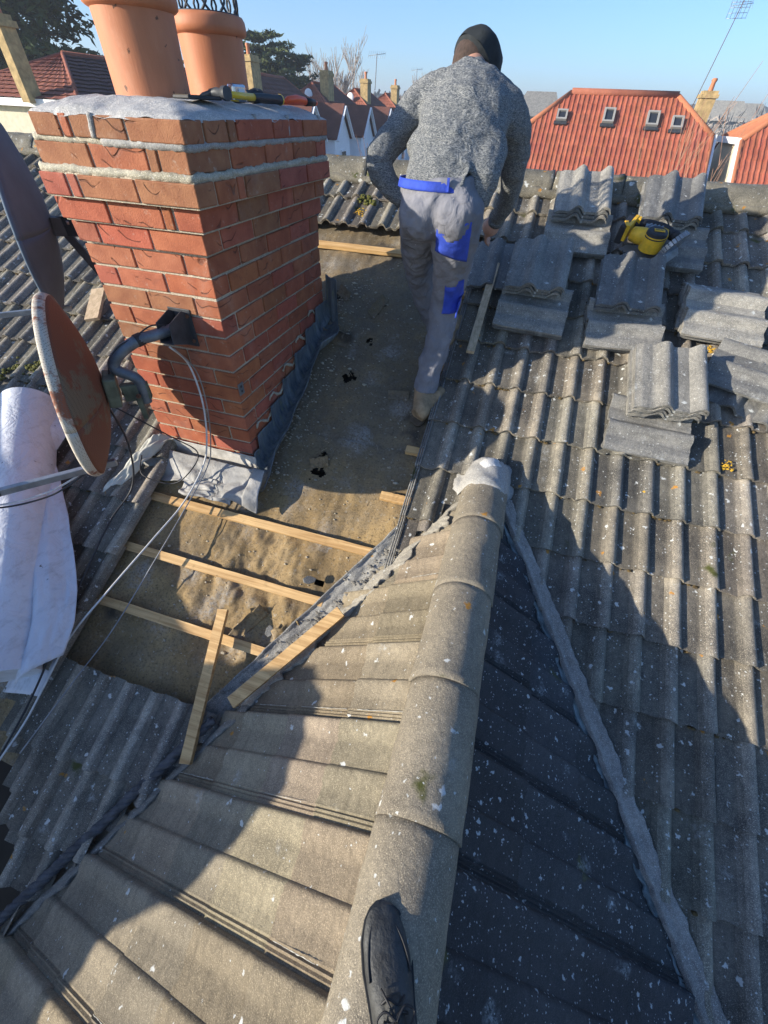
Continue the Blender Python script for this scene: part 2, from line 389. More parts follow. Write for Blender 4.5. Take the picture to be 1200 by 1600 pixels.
# moss along the noses
mb = MB()
for k in range(-10, 8):
    s0 = -.36+GA*k
    for q in range(60):
        X = rnd(-3.4, 4.2)
        if not keep_main(X, s0) or (OPEN_L-.02 < X < OPEN_R+.03 and s0 < OPEN_T) : continue
        for _ in range(random.randint(1, 4)):
            mb.ball(RM(X+rnd(-.03,.03), s0-.002+rnd(-.004,.004), .062+rnd(-.004,.006)), rnd(.004,.010), 6, 4, (1.3,.9,.6), .5)
mb.build('moss', M['moss'], main, smooth=True)
mb = MB()
for (X, s, r) in ((-.03,2.12,.05),(.02,2.08,.035),(-1.55,1.75,.05),(-1.35,1.5,.05),(-1.6,1.45,.06),(-1.15,1.35,.04),(-1.75,1.9,.07),(-1.7,.28,.09),(-1.85,.2,.08),(-1.6,.32,.07)):
    for _ in range(26): mb.ball(RM(X+rnd(-r,r), s+rnd(-r,r)*.7, .075+rnd(0,.012)), rnd(.007,.017), 6, 4, (1,1,.6), .5)
mb.build('moss', M['moss_green'], main, smooth=True)
mb = MB()
for (X, s, r) in ((-.02,1.98,.045),(2.15,1.2,.03),(2.23,.52,.03),(1.9,.3,.012)):
    for _ in range(40):
        a = rnd(0,6.28); q = rnd(0,r); mb.ball(RM(X+q*math.cos(a), s+q*math.sin(a), .079+rnd(0,.006)), rnd(.003,.007), 6, 4, (1,1,.5), .5)
mb.build('lichen', M['lichen'], main, smooth=True)
mb = MB()
for k in range(-2, 8):
    s0 = -.36+GA*k
    if s0 > OPEN_T-.1 or s0+.1 < -.45: continue
    for j in range(3):
        x_ = OPEN_R-.004-.011*j; mb.col = (1,1,1)
        mb.tube([RM(x_+.002*noise.noise(Vector((s0*9+q,j,0))), s0+.34*q/8, .058-.006*j+.022*(1-q/8)) for q in range(9)], .0042, 6)
mb.build('interlock_ribs', M['tile_loose'], main, smooth=True)
# ridge tiles of the main roof
x = -3.9; k = 0
while x < 4.6:
    mb = MB(); L = .42; r = .125; tilt = rnd(-.006,.006)
    def rf(u, v):
        a = math.pi*(1.02*u-.01); q = Vector((x+L*v, 2.2-math.cos(a)*r*1.1, .035+math.sin(a)*r+tilt*v+(.008 if v > .93 else 0)))
        return q + Vector((0,1,1))*.004*noise.noise(q*14)
    mb.grid(rf, 18, 10); mb.build('ridge_tile', M['tile_mossy'], main, smooth=True, solid=.015); x += L+.004
mb = MB()
mb.tube([(x_, 2.07, .055+.01*noise.noise(Vector((x_*3,0,0)))) for x_ in np.arange(-3.9,4.5,.05)], .028, 8, nz=.02, nzs=20)
mb.build('ridge_bedding', M['tile_mossy'], main, smooth=True)
# back slope of the main roof
mb = MB(); mb.grid(lambda u, v: Vector((-3.9+8.4*u, 2.25+3.6*v, .07-1.68*v+.012*math.sin(u*8.4/.135*6.28))), 800, 4)
mb.build('back_slope', M['tile'], main, smooth=True)
# felt
HOLES = [(.29,.71,.028),(.31,.16,.022),(.33,.08,.03),(.33,.99,.018),(.32,1.26,.02),(0.02,1.32,.03),(.54,-.48,.014)]
def felt_h(X, s):
    h = -.006 - .012*(.5-.5*math.cos((X+.47)*6.28/.44))
    h += .011*noise.noise(Vector((X*3.5, s*3, 1)))+.004*noise.noise(Vector((X*26, s*5, 8))) + .004*noise.noise(Vector((X*11, s*9, 5)))
    w_ = math.exp(-((X-.22)**2+(s+.6)**2)/.14)
    h += w_*.032*(noise.noise(Vector((X*9+s*4, s*7-X*3, 9)))) + w_*.018*abs(noise.noise(Vector((X*22, s*16, 2))))
    h += .006*min(1,max(0,.5+(s-1.16-.02*noise.noise(Vector((X*5,0,0))))*120))
    h -= .005*min(1,max(0,.5+(s-.30-.01*noise.noise(Vector((X*5,3,0))))*120))
    return h
mb = MB(); FX0, FX1, FS0, FS1 = -.8, 1.3, -1.6, 2.1
def fkeep(u, v):
    X = FX0+(FX1-FX0)*u; s = FS0+(FS1-FS0)*v
    for hx, hs, hr in HOLES:
        d = math.hypot(X-hx, s-hs)
        if d < hr*(1.15+1.6*noise.noise(Vector((X*38, s*38, hx*9)))): return False
    if abs(X-.33-.012*noise.noise(Vector((s*30,0,0)))) < .004 and 1.2 < s < 1.33: return False
    return True
mb.grid(lambda u, v: RM(FX0+(FX1-FX0)*u, FS0+(FS1-FS0)*v, felt_h(FX0+(FX1-FX0)*u, FS0+(FS1-FS0)*v)), 230, 400, fkeep)
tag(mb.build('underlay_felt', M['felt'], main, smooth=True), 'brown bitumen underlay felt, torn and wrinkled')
mb = MB(); mb.grid(lambda u, v: RM(-3.6+8*u, -2.9+5.2*v, -.16), 1, 1)  # dark sheet standing for the shade behind the felt holes
mb.build('loft_shade_sheet', M['attic_shade'], main)
def flap(X, s, L, W, curl, ang, seed):
    mb = MB(); ca, sa = math.cos(R(ang)), math.sin(R(ang))
    def f(u, v):
        a = (u-.5)*L; b = v*W*(1+.25*noise.noise(Vector((u*4, seed, 0)))); return RM(X+a*ca-b*sa, s+a*sa+b*ca, felt_h(X+a*ca-b*sa, s+a*sa+b*ca)+.004+curl*v*v+.006*noise.noise(Vector((u*5,v*3,seed))))
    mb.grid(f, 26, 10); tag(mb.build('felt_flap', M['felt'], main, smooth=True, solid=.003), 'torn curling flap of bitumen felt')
flap(.10, .93, .24, .07, .035, -4, 1); flap(.34, 1.24, .16, .05, .04, 70, 2); flap(.52, -.80, .13, .10, .05, 35, 3); flap(.33, .10, .10, .05, .03, 20, 4); flap(.05, 1.30, .10, .05, .04, -30, 5); flap(.30, -.78, .22, .05, .03, 60, 6); flap(.62,.62,.12,.05,.02,10,7)
mb = MB()
for q in range(700):
    X = rnd(-.4,.84); s_ = rnd(-1.0,1.65)
    if random.random() < .5: X = .02+abs(random.gauss(0,.10)); s_ = rnd(-.1,1.5)
    g = rnd(.0015,.006)*(1 if random.random() < .93 else 2); mb.ball(RM(X, s_, felt_h(X,s_)+.002), g, 5, 4, (1.5,1,.6), .6)
tag(mb.build('grit', M['joint'], main, smooth=True), 'mortar grit and dust scattered on the felt', kind='stuff')
mb = MB()
for q in range(70):     # straw-like twigs and bits caught on the felt
    X = rnd(-.4,.84); s_ = rnd(-1.0,1.65); a = rnd(0,6.28); l_ = rnd(.01,.035)
    mb.tube([RM(X, s_, felt_h(X,s_)+.004), RM(X+l_*math.cos(a), s_+l_*math.sin(a), felt_h(X,s_)+.006)], .0008, 4)
tag(mb.build('straw', M['wood_y'], main), 'bits of straw and twig on the felt', kind='stuff')
# battens
def batten(x0, x1, s, w_=.042, h_=.024, sk=0, mat='wood'):
    b = MB(); b.beam(RM(x0, s, .014+h_/2-.01), RM(x1, s+sk, .014+h_/2-.01), w_, h_, NRM, 24, .0009)
    b.build('batten', M[mat], main)
batten(-.62, .765, -.285, sk=-.0); batten(-.62, .595, -.572); batten(-.62, .435, -.852)
batten(.70, 1.0, .015); batten(.755, 1.0, .30)
for s_, xa in ((.585,.74),(.87,.77),(1.15,.77),(1.43,.78)): batten(xa, 1.0, s_)
batten(-.56, .98, 1.72); batten(-.62,-.3,.5)
# ---------------------------------------------------------------- the small projecting roof
small = thing('projecting_roof', 'small cross-gabled roof with brown lit slope, dark slope and rounded ridge', 'roof')
def keep_l(a, s):
    X = XR+s*CA; return ZR+s*SA > zmain(a) - .03 + .012*noise.noise(Vector((a*9, s*9, 0)))
def prof_flat(u):
    t = (u*2) % 1.0; H = .012 if u < .5 else .020
    if u < .13: return (-.004, .002, -.003, .003, -.004, .001, -.001)[min(6, int(u/.0195))]
    if t < .48: return .0
    if t < .90: return H*math.sin((t-.48)/.42*math.pi/2)**1.2
    return H*(1-((t-.90)/.10)**2)
mb = MB()
for i in range(-10, 3):
    for k in range(0, 9): tile(mb, LS, -.17+i*.282, -.36-k*.262, W=.282, L=.31, keep=keep_l, hb=-.02, pf=prof_flat, nv=3, nu=52, jit=.003, lift=.011, thick=.009)
mb.build('brown_tile_slope', M['tile_brown'], small, auto=40)
mb = MB()
def keep_r(a, s): return ZR+s*SA > zmain(a) - .02
for i in range(-10, 3):
    for k in range(0, 8): tile(mb, RS, -.17+i*.282, -.36-k*.262, W=.282, L=.31, keep=keep_r, hb=-.02, pf=prof_flat, nv=6, nu=52, jit=.005, flip=-1, edge=3.0, lift=.020, thick=.013)
mb.build('shaded_tile_slope', M['tile_shade'], small, auto=40)
M['lime'] = simple('lime_bloom', (.50,.49,.43), .9, .3, 60, .001)
mb = MB()
for i in range(-8, 2):
    a0 = -.17+i*.282+.028
    for k in range(0, 8):
        if random.random() < .45:
            s0 = -.36-k*.262; n_ = 16; q0 = rnd(0,.1); q1 = rnd(.16,.27)
            P = [LS(a0+.002*noise.noise(Vector((q*.6,i,k))), s0+q0+(q1-q0)*q/n_, -.004) for q in range(n_)]
            if keep_l(a0, s0) : mb.tube(P, [.0005+.0022*abs(noise.noise(Vector((q*.5,i*3,k)))) for q in range(n_)], 5)
mb.build('lime_bloom', M['lime'], small, smooth=True)
y = .16; seg = 0
while y > -3:
    L = .36; rr = .101; mb = MB(); dz = rnd(-.002,.003); dx = rnd(-.003,.003)
    def rf(u, v):
        a = math.pi*(u*.94+.03); yy = y - L*v; k = rr*(1.0+.03*v)*(1+(.012 if v > .95 else 0))
        q = Vector((XR+dx-math.cos(a)*k, yy, -.880+dz+math.sin(a)*k*1.02)); return q + Vector((1,0,1))*(.003*noise.noise(q*9)+.0015*noise.noise(q*35))
    mb.grid(rf, 24, 14); mb.build('ridge_tile', M['tile_ridge'], small, smooth=True, solid=.012)
    mb = MB()      # rough bedding mortar along both foot edges
    for sd_ in (-1, 1):
        P = [Vector((XR+sd_*(.099+.004*noise.noise(Vector((y*3-L*q/12*9,sd_,0)))), y-L*q/12, -.868-.020+.006*noise.noise(Vector((0,y*3-L*q,sd_))))) for q in range(13)]
        mb.tube(P, .008, 6, nz=.006, nzs=50)
    mb.build('ridge_bedding', M['old_mortar0'] if 'old_mortar0' in M else M['tile_ridge'], small, smooth=True); y -= L-.004
M['old_mortar'] = concrete('old_mortar', (.12,.112,.10), (.27,.25,.21), white=.1, orange=0, moss=.05, tint=False, streak=False)
M['old_mortar0'] = concrete('sandy_old_mortar', (.24,.22,.18), (.45,.41,.33), white=.1, orange=0, moss=.0, tint=False, streak=False)
M['lead_gut'] = concrete('mortar_smeared_lead', (.13,.13,.135), (.40,.385,.34), white=.1, orange=0, moss=.0, tint=False, rough=.6)
# cement blob closing the ridge end, fillets
def cap(name, mat, cx, cy, rx, ry, hh, ph):
    mb = MB()
    def f(u, v):
        a = u*2*math.pi; rr = v*(1+.28*noise.noise(Vector((math.cos(a)*1.6, math.sin(a)*1.6, ph)))+.10*noise.noise(Vector((math.cos(a)*5, math.sin(a)*5, ph))))
        X = cx+rx*rr*math.cos(a); Y = cy+ry*rr*math.sin(a); b = max(zmain(Y), -.868+.10*max(0,1-((X-XR)/.11)**2)**.5 if Y < .2 else -9)
        return Vector((X, Y, b+hh*(1-v**2.2)+.010*noise.noise(Vector((X*16,Y*16,ph)))-(.02 if v > .97 else 0)))
    mb.grid(f, 60, 16); mb.build(name, mat, small, smooth=True)
cap('mortar_cap', M['cement'], 1.19, .13, .15, .13, .018, 1.0); cap('mortar_cap', M['cement_white'], 1.195, .155, .070, .062, .026, 4.0)
def valley_pt(t, side):            # t = Y
    lo, hi = 0.0, 3.0
    X = XR + side*((-.836-zmain(t))/.72); return Vector((X, t, zmain(t)))
def fillet(name, mat, side, y0, y1, r0, r1, dx, nzv, n=90, dz=0.0, ell=.8):
    mb = MB(); P = []; rs = []
    for i in range(n+1):
        t = y0+(y1-y0)*i/n; p = valley_pt(t, side); p.x += dx*side + .012*noise.noise(Vector((t*8, side, 0))); p.z += dz+.006*noise.noise(Vector((t*12, 3, 0))); P.append(p)
        rs.append((r0+(r1-r0)*i/n)*(1+.35*noise.noise(Vector((t*14, 7, side)))))
    mb.tube(P, rs, 14, nz=nzv, nzs=26, ell=ell, side=Vector((1,0,0))); return mb.build(name, mat, small, smooth=True)
M['cement_grey'] = concrete('trowelled_valley_mortar', (.17,.155,.14), (.40,.375,.34), white=.12, orange=0, moss=.03, tint=False)
def smear(name, mat, side, y0, y1, w0, w1, dx, hgt, ny, bias=.5, ragged=.5, dz=.0, spike=0):
    # troweled mortar strip: a rough low mound along a valley with ragged edges
    mb = MB()
    def f(u, v):
        t = y0+(y1-y0)*v; p = valley_pt(t, side); wd = (w0+(w1-w0)*v)
        eL = wd*bias*(1+ragged*noise.noise(Vector((t*11, 1+side, 0)))+ragged*.6*noise.noise(Vector((t*37, 4, 0))))
        eR = wd*(1-bias)*(1+ragged*noise.noise(Vector((t*9, 8+side, 0)))+ragged*.7*noise.noise(Vector((t*33, 14, 0))))
        x = -eL+(eL+eR)*u                     # negative: over the small roof, positive: over the main roof
        base = max(zmain(t), zsmall(XR+side*(abs(p.x-XR)+x)+side*dx)-.0)
        h = hgt*(math.sin(math.pi*u)**.7) + .006*noise.noise(Vector((x*30, t*18, 2))) + .004*noise.noise(Vector((x*70, t*60, 5)))
        return Vector((p.x+side*(x+dx), t, base+.012+dz+h - (.05 if u < .01 or u > .99 else 0)))
    mb.grid(f, 14, ny); return mb.build(name, mat, small, smooth=True)
smear('valley_mortar', M['cement_grey'], 1, .18, -2.3, .066, .125, .006, .012, 420, .45, .34, .010)
M['blue_cement'] = simple('bluish_sealant', (.17,.215,.225), .7, .6, 25, .003)
smear('sealant_strip', M['blue_cement'], 1, .06, -2.3, .030, .050, -.040, .0, 520, .5, 1.7, -.014)
smear('valley_mortar', M['old_mortar0'], -1, .22, -1.0, .070, .07, -.012, .008, 320, .72, 1.2, -.012)
smear('valley_mortar', M['old_mortar'], -1, -.7, -2.6, .05, .05, -.020, .006, 360, .6, .55, -.018)
mb = MB()
def gut(u, v):
    t = .12-1.5*v; p = valley_pt(t, -1); wd = .135; s = (t+.03)/CT
    q = RM(p.x-.0-wd*u-.008*noise.noise(Vector((t*10,u*2,0))), s, .022+.010*abs(u-.5)*2+.010*noise.noise(Vector((t*16, u*4, 3)))+.004*noise.noise(Vector((t*60, u*14, 3)))+(.008 if u > .93 else 0)); return q
mb.grid(gut, 24, 200); tag(mb.build('valley_gutter', M['lead_gut'], small, smooth=True, solid=.003), 'crumpled grey lead valley gutter')
mb = MB()
for ph in (0, 2.1, 4.2):
    P = []
    for i in range(260):
        t = -1.08-.95*i/259; p = valley_pt(t, -1); a = i*.30+ph
        P.append(p + Vector((-.036+.010*math.cos(a)+.004*noise.noise(Vector((t*9,0,0))), 0, .018+.008*math.sin(a))))
    mb.tube(P, .0125, 8, nz=.005, nzs=40)
M['rope'] = simple('dark_sealing_rope', (.07,.072,.078), .8, .5, 30, .003)
mb.build('sealing_rope', M['rope'], small, smooth=True)
# debris along the left valley
mb = MB()
for _ in range(260):
    t = rnd(-1.15, -.1); p = valley_pt(t, -1); g = rnd(.002,.009)*(1 if random.random()<.85 else 1.7)
    mb.ball(RM(p.x-abs(random.gauss(0,.05)), (t+.02)/CT+rnd(-.02,.02), .040), g, 6, 4, (1.8,.9,.5), .7)
mb.build('mortar_crumbs', M['old_mortar'], small, smooth=True)
# ---------------------------------------------------------------- the chimney
W1, W2 = .5525, 1.0025
ch = thing('chimney', 'red brick chimney stack with corbelled top and two clay pots', 'chimney')
BJ = .010; bx = MB(); jn = MB()
def brick_run(p0, d, nrm, lens, z, hgt, brown, total):
    # bricks along direction d from p0 (outer face), depth .1025 towards -nrm
    sm = sum(lens)+BJ*(len(lens)-1); k = total/sm; t = 0
    for L in lens:
        Lk = L*k + BJ*(k-1); g = rnd(.89, 1.09); r_ = g*rnd(.96, 1.06)
        if random.random() < brown: bx.col = (r_*.80, g*1.10, g*1.0)
        else: bx.col = (r_, g*rnd(.85,1.15), g*rnd(.8,1.1))
        c = p0 + d*(t+Lk/2) - nrm*(.1025/2 - rnd(-.0012,.0025)) + Vector((0,0,z+hgt/2+rnd(-.001,.001)))
        rot = Matrix((d, -nrm if d.cross(-nrm).z > 0 else nrm, Vector((0,0,1)))).transposed()
        bx.box(c, (Lk, .1025, hgt), rot, .0013); t += Lk+BJ
F_, H_, Q_ = .215, .1025, .034
def course(z, hgt, o, odd, brown, ol=None, ob=.01):
    X0, X1, Y0, Y1 = -W1-(o if ol is None else ol), o, -o, W2+min(o, ob); wx, wy = X1-X0, Y1-Y0
    ex = Vector((1,0,0)); ey = Vector((0,1,0)); d = .1025+BJ
    if not odd:   # right run owns the front right corner, front owns the front left
        brick_run(Vector((X0,Y0,0)), ex, -ey, [F_,F_] + ([Q_] if o > .03 else []), z, hgt, brown, wx-d)
        brick_run(Vector((X1,Y0,0)), ey, ex, [F_]*4+[H_], z, hgt, brown, wy)
        brick_run(Vector((X0,Y0+d,0)), ey, -ex, [F_]*4, z, hgt, brown, wy-d)
        brick_run(Vector((X0+d,Y1,0)), ex, ey, [H_,F_], z, hgt, brown, wx-2*d)
    else:
        brick_run(Vector((X0+d,Y0,0)), ex, -ey, ([Q_] if o > .03 else []) + [F_,F_], z, hgt, brown, wx-d)
        brick_run(Vector((X1,Y0+d,0)), ey, ex, ([F_]*4 if o < .03 else [H_,Q_,F_,F_,F_]), z, hgt, brown, wy-d)
        brick_run(Vector((X0,Y0,0)), ey, -ex, [F_]*4+[H_], z, hgt, brown, wy)
        brick_run(Vector((X0+d,Y1,0)), ex, ey, [H_,F_], z, hgt, brown, wx-2*d)
def core(z0, z1, o, ol=None, ins=.007):
    x0, x1, y0, y1 = -W1-(o if ol is None else ol)+ins, o-ins, -o+ins, W2+min(o, .01)-ins
    jn.box(((x0+x1)/2, (y0+y1)/2, (z0+z1)/2), (x1-x0, y1-y0, z1-z0))
for k in range(6, 26): course(-(k-5)*.075+.005, .065, 0, k % 2 == 1, .03)
core(-1.7, .005, 0)
course(.008, .066, .020, True, .06, -.004); core(.0051, .0775, .020, -.004)
course(.083, .066, .044, False, .1, .002); core(.0776, .153, .044, .002)
course(.158, .062, .078, True, .25, -.012); core(.1531, .232, .078, -.012)
course(.240, .060, .064, False, .5, -.034); core(.2321, .305, .064, -.034)
course(.314, .055, .072, True, .4, -.066); core(.3051, .368, .072, -.066)
bx.build('brickwork', M['brick'], ch, bevel=.0035)
jn.build('mortar_joints', M['joint'], ch)
# thick smeared bed joints between the projecting courses
def bedroll(z, o, r, mat, x0=-W1, x1=0, right=True):
    mb = MB()
    P = [Vector((x, -o+.010+.003*noise.noise(Vector((x*30,z*50,0))), z+.004*noise.noise(Vector((x*16,z*90,3))))) for x in np.arange(x0, x1+o+.001, .012)]
    if right: P += [Vector((o-.010+.003*noise.noise(Vector((y*30,z*50,5))), y, z+.005*noise.noise(Vector((y*16,z*90,7))))) for y in np.arange(-o+.01, W2+.01, .012)]
    mb.tube(P, r, 8, nz=.005, nzs=60, side=Vector((0,0,1)))
    mb.build('bed_joint', mat, ch, smooth=True)
M['joint_gravel'] = concrete('weathered_gravel_mortar', (.24,.22,.16), (.62,.57,.44), white=.2, orange=0, moss=0, tint=False, streak=False, wsc=60)
bedroll(.231, .074, .0125, M['joint_gravel'], x0=-W1+.02); bedroll(.308, .066, .011, M['joint_gravel'], x0=-W1+.04, x1=-.3, right=False); bedroll(.307, .068, .0135, M['cement'], x0=-.24)
mb = MB()
for (x, z) in ((-.26,.343),):
    mb.tube([Vector((x+.012*i/6, -.066, z-.028+.05*i/6)) for i in range(8)], .011, 8, nz=.004, nzs=60)
mb.build('perpend_joint', M['cement'], ch, smooth=True)
for y in (.36,.62,.93):
    mb = MB(); mb.tube([Vector((.064, y+.006*i/6, .312+.06*i/6)) for i in range(8)], .009, 8, nz=.004, nzs=60); mb.build('perpend_joint', M['cement'], ch, smooth=True)
# flaunching
def flau(u, v):
    o = .071; X0_ = -W1+.058; X = X0_ + (o-X0_)*u; Y = -o + (W2+o+.02)*v
    d = min(u*(o-X0_), (1-u)*(o-X0_), v*(W2+o), (1-v)*(W2+o))
    z = .372+.010*noise.noise(Vector((X*9,Y*9,4))) + .040*min(1, d/.12)**.8
    if d < .006: z = .366 + .010*noise.noise(Vector((X*13,Y*13,8)))
    z += .003*noise.noise(Vector((X*35,Y*20,1)))
    return Vector((X + .006*noise.noise(Vector((X*11,Y*11,0))), Y + .006*noise.noise(Vector((X*11,Y*11,6))), z))
mb = MB(); mb.grid(flau, 60, 90)
M['flaunching'] = concrete('grey_flaunching', (.36,.355,.35), (.56,.54,.50), white=0, orange=0, moss=0, tint=False)
mb.build('flaunching', M['flaunching'], ch, smooth=True)
def pot(cx, cy, zb, hgt, r, cowl):
    mb = MB()
    pr = [(r*1.0,-.02),(r*.995,.03),(r*1.0,hgt*.6),(r*1.02,hgt*.98),(r*1.10,hgt*1.0),(r*1.165,hgt*1.03),(r*1.18,hgt*1.10),(r*1.16,hgt*1.20),(r*1.10,hgt*1.26),(r*1.02,hgt*1.27),(r*.94,hgt*1.24),(r*.9,hgt*.9),(r*.9,0)]
    mb.lathe((cx,cy,zb), pr, 64, nz=.002); p = mb.build('chimney_pot', M['terracotta'], ch, smooth=True, auto=60)
    mb = MB(); mb.lathe((cx,cy,zb-.02), [(r*1.2,0),(r*1.10,.014),(r*1.02,.022),(r*.98,.028)], 40, nz=.02)
    mb.build('pot_bedding', M['flaunching'], p, smooth=True)
    if cowl:
        mb = MB(); top = zb+hgt*1.26
        for k in range(22):
            a0 = 2*math.pi*k/22; P = []
            for i in range(14):
                t = i/13; rr = r*(.98+.02*math.sin(t*9)) * (1 - max(0, t-.55)**2*3.2); a = a0 + .22*math.sin(t*7+k%2*math.pi)
                P.append(Vector((cx+rr*math.cos(a), cy+rr*math.sin(a), top+.17*t)))
            mb.tube(P, .0042, 6)
        mb.tube([Vector((cx+r*math.cos(a), cy+r*math.sin(a), top+.002)) for a in np.linspace(0, 6.2832, 40)], .003, 6)
        mb.build('wire_cowl', M['dark_metal'], p, smooth=True)
    return p
pot(-.268, .27, .405, .207, .121, False); pot(-.275, .70, .405, .192, .120, True)
# flashings
mb = MB()
def apron_up(u, v): X = -W1-.012+(W1+.03)*u; return Vector((X, -.008-.004*noise.noise(Vector((X*9,v*3,0)))-.012*(v<.06), -.895-.11*v+.008*noise.noise(Vector((X*12,v,3)))))
mb.grid(apron_up, 60, 10)
M['flash_white'] = simple('whitish_lead_flashing', (.52,.50,.46), .6, .3, 12, .002)
mb.build('flashing', M['flash_white'], ch, smooth=True, solid=.004)
mb = MB()
def apron(u, v):
    X = -.60+.70*u; e = .15+.05*noise.noise(Vector((X*5,1,0)))+(.04 if u > .72 else 0)
    s = -.03 - e*v; fold = .030*noise.noise(Vector((X*7,v*2,0)))+.016*math.sin(X*19+v*2)*v+.010*abs(noise.noise(Vector((X*17,v*4,2))))
    return RM(X+.03*v*math.sin(X*11), s, .045+.03*(1-v)+fold*(.3+v)+(.02*(u > .9)))
mb.grid(apron, 110, 26); tag(mb.build('flashing', M['lead'], ch, smooth=True, solid=.003), 'crumpled lead apron hanging loose at the chimney foot')
mb = MB()
def apron2(u, v): X = -.33+.30*u; return RM(X, -.13-.11*v-.03*noise.noise(Vector((X*9,0,4))), .05+.02*noise.noise(Vector((X*14,v*6,7)))+.008*v)
mb.grid(apron2, 40, 16); mb.build('flashing', M['lead'], ch, smooth=True, solid=.003)
# stepped side flashing on the right face: upstand, then the curled outer edge
mb = MB(); zr = lambda y: Z0+y*ST/CT
n = 150
def up(u, v):
    Y = -.01+1.03*u; top = math.floor((zr(Y)+.125)/.075+.35)*.075+.02+.008*noise.noise(Vector((Y*30,0,0)))
    b = zr(Y)+.005; return Vector((.010+.006*v*v+.004*noise.noise(Vector((Y*18,v*3,0)))+.035*(1-v)**3, Y, b+(top-b)*v))
mb.grid(up, n, 16); tag(mb.build('flashing', M['lead_blue'], ch, smooth=True, solid=.003), 'blue-stained stepped lead flashing')
mb = MB()
def lip(u, v):
    Y = -.13+1.06*u; c = .075+.03*noise.noise(Vector((Y*4,0,2)))+(.05 if .80 < u < .97 else 0)*math.sin((u-.80)/.17*math.pi)
    h = .012+ (.075+.03*noise.noise(Vector((Y*6,5,0))))*v**1.4; X = .035+c*math.sin(v*1.5) ; return Vector((X+.006*noise.noise(Vector((Y*30,v*4,0))), Y, zr(Y)+h))
mb.grid(lip, 140, 12); mb.build('flashing', M['lead_blue'], ch, smooth=True, solid=.003)
mb = MB()
def backup(u, v): return Vector((.02+.075*u, 1.015+.004*math.sin(u*9)-.02*u, -.60+.31*v+.012*noise.noise(Vector((u*5,v*3,0)))-.02*u))
mb.grid(backup, 12, 24); mb.build('flashing', M['lead_blue'], ch, smooth=True, solid=.003)
for (y, o_) in ((.16,.0),(.32,0),(.50,0),(.68,0),(.86,0)):
    mb = MB(); mb.tube([Vector((.006+.004*noise.noise(Vector((q,y*9,0))), y-.09+.012*q, zr(y)+.150+.018*math.sin(q*.5)+.006*noise.noise(Vector((q*.7,y*7,3))))) for q in range(15)], .007, 8, nz=.006, nzs=60, ell=.5, side=Vector((0,0,1)))
    mb.build('mortar_pointing', M['joint'], ch, smooth=True)
# little galvanised wall tie plate on the right corner
mb = MB(); mb.box((.004,.022,-.535), (.003,.040,.055)); p = mb.build('tie_plate', M['steel'], ch, bevel=.001)
mb = MB(); mb.lathe((.0055,.022,-.522), [(0,0),(.006,0),(.006,.002),(0,.002)], 12, Vector((1,0,0))); mb.lathe((.0055,.022,-.545), [(0,0),(.006,0),(.006,.002),(0,.002)], 12, Vector((1,0,0)))
mb.build('screw', M['dark_metal'], p)
# pale protective sheet bundled at the left foot of the chimney
mb = MB()
def cloth(u, v):
    X = -.60-.10*v+.12*u-.03*v*u; Y = -.02-.30*v+.06*u; return RM(X, Y/CT, .10+.045*math.sin(u*3.1)*(1-v*.5)+.016*noise.noise(Vector((u*5,v*6,0)))+.008*math.sin(v*16+u*5))
mb.grid(cloth, 24, 40)
M['sheet'] = simple('pale_plastic_sheet', (.50,.49,.42), .5, .25, 9, .003)
tag(mb.build('plastic_sheet', M['sheet'], None, smooth=True, solid=.002), 'pale crumpled plastic sheet tucked beside the foot of the brick chimney', 'plastic sheet')
# ---------------------------------------------------------------- tools on the chimney
M['orange_rubber'] = simple('orange_red_grip', (.75,.09,.02), .4, .1, 20, .0003)
M['yellow_plastic'] = simple('yellow_plastic', (.72,.47,.02), .4, .12, 25, .0003)
M['black_rubber'] = simple('black_rubber', (.018,.018,.02), .55, .3, 30, .0004)
M['shiny'] = simple('polished_steel', (.55,.56,.57), .22, .1, 20, .0002, 1)
zt = .409
t = thing('hammer', 'claw hammer with yellow shaft and black rubber grip on the chimney top', 'hammer', (0,0,0))
mb = MB(); mb.tube([(-.02,.28,zt+.022),(-.015,.40,zt+.020),(-.012,.52,zt+.018)], [.009,.010,.011], 12); mb.build('handle', M['yellow_plastic'], t, smooth=True)
mb = MB(); mb.tube([(-.012,.515,zt+.018),(-.01,.60,zt+.017),(-.006,.68,zt+.016),(-.004,.715,zt+.016)], [.012,.0155,.014,.017], 14); g = mb.build('grip', M['black_rubber'], t, smooth=True, auto=60)
mb = MB(); mb.tube([(-.0045,.712,zt+.016),(-.004,.722,zt+.016)], [.0175,.0165], 14); mb.build('end_ring', M['yellow_plastic'], g)
mb = MB(); mb.tube([(.035,.262,zt+.022),(.018,.268,zt+.022),(.012,.27,zt+.022),(-.02,.285,zt+.024),(-.05,.29,zt+.022)], [.019,.019,.012,.013,.010], 14)
for s_ in (-1,1): mb.tube([(-.045,.29+s_*.004,zt+.022),(-.075,.292+s_*.012,zt+.016),(-.10,.293+s_*.016,zt+.004)], [.008,.006,.003], 8)
mb.build('head', M['dark_metal'], t, smooth=True, auto=50)
t = thing('mobile_phone', 'black smartphone with shiny screen lying by the hammer head', 'phone', (0,0,0))
rz = Matrix.Rotation(R(-12), 3, 'Z')
mb = MB(); mb.box((-.03,.185,zt+.008), (.072,.145,.009), rz); mb.build('body', M['black_rubber'], t, bevel=.003)
M['screen'] = simple('glossy_dark_screen', (.02,.02,.022), .06, .1, 3, 0)
mb = MB(); mb.box((-.03,.185,zt+.0132), (.066,.138,.0016), rz); mb.build('screen', M['screen'], t)
t = thing('tape_measure', 'silver tape measure lying between the hammer and the right chimney pot', 'tape measure', (0,0,0))
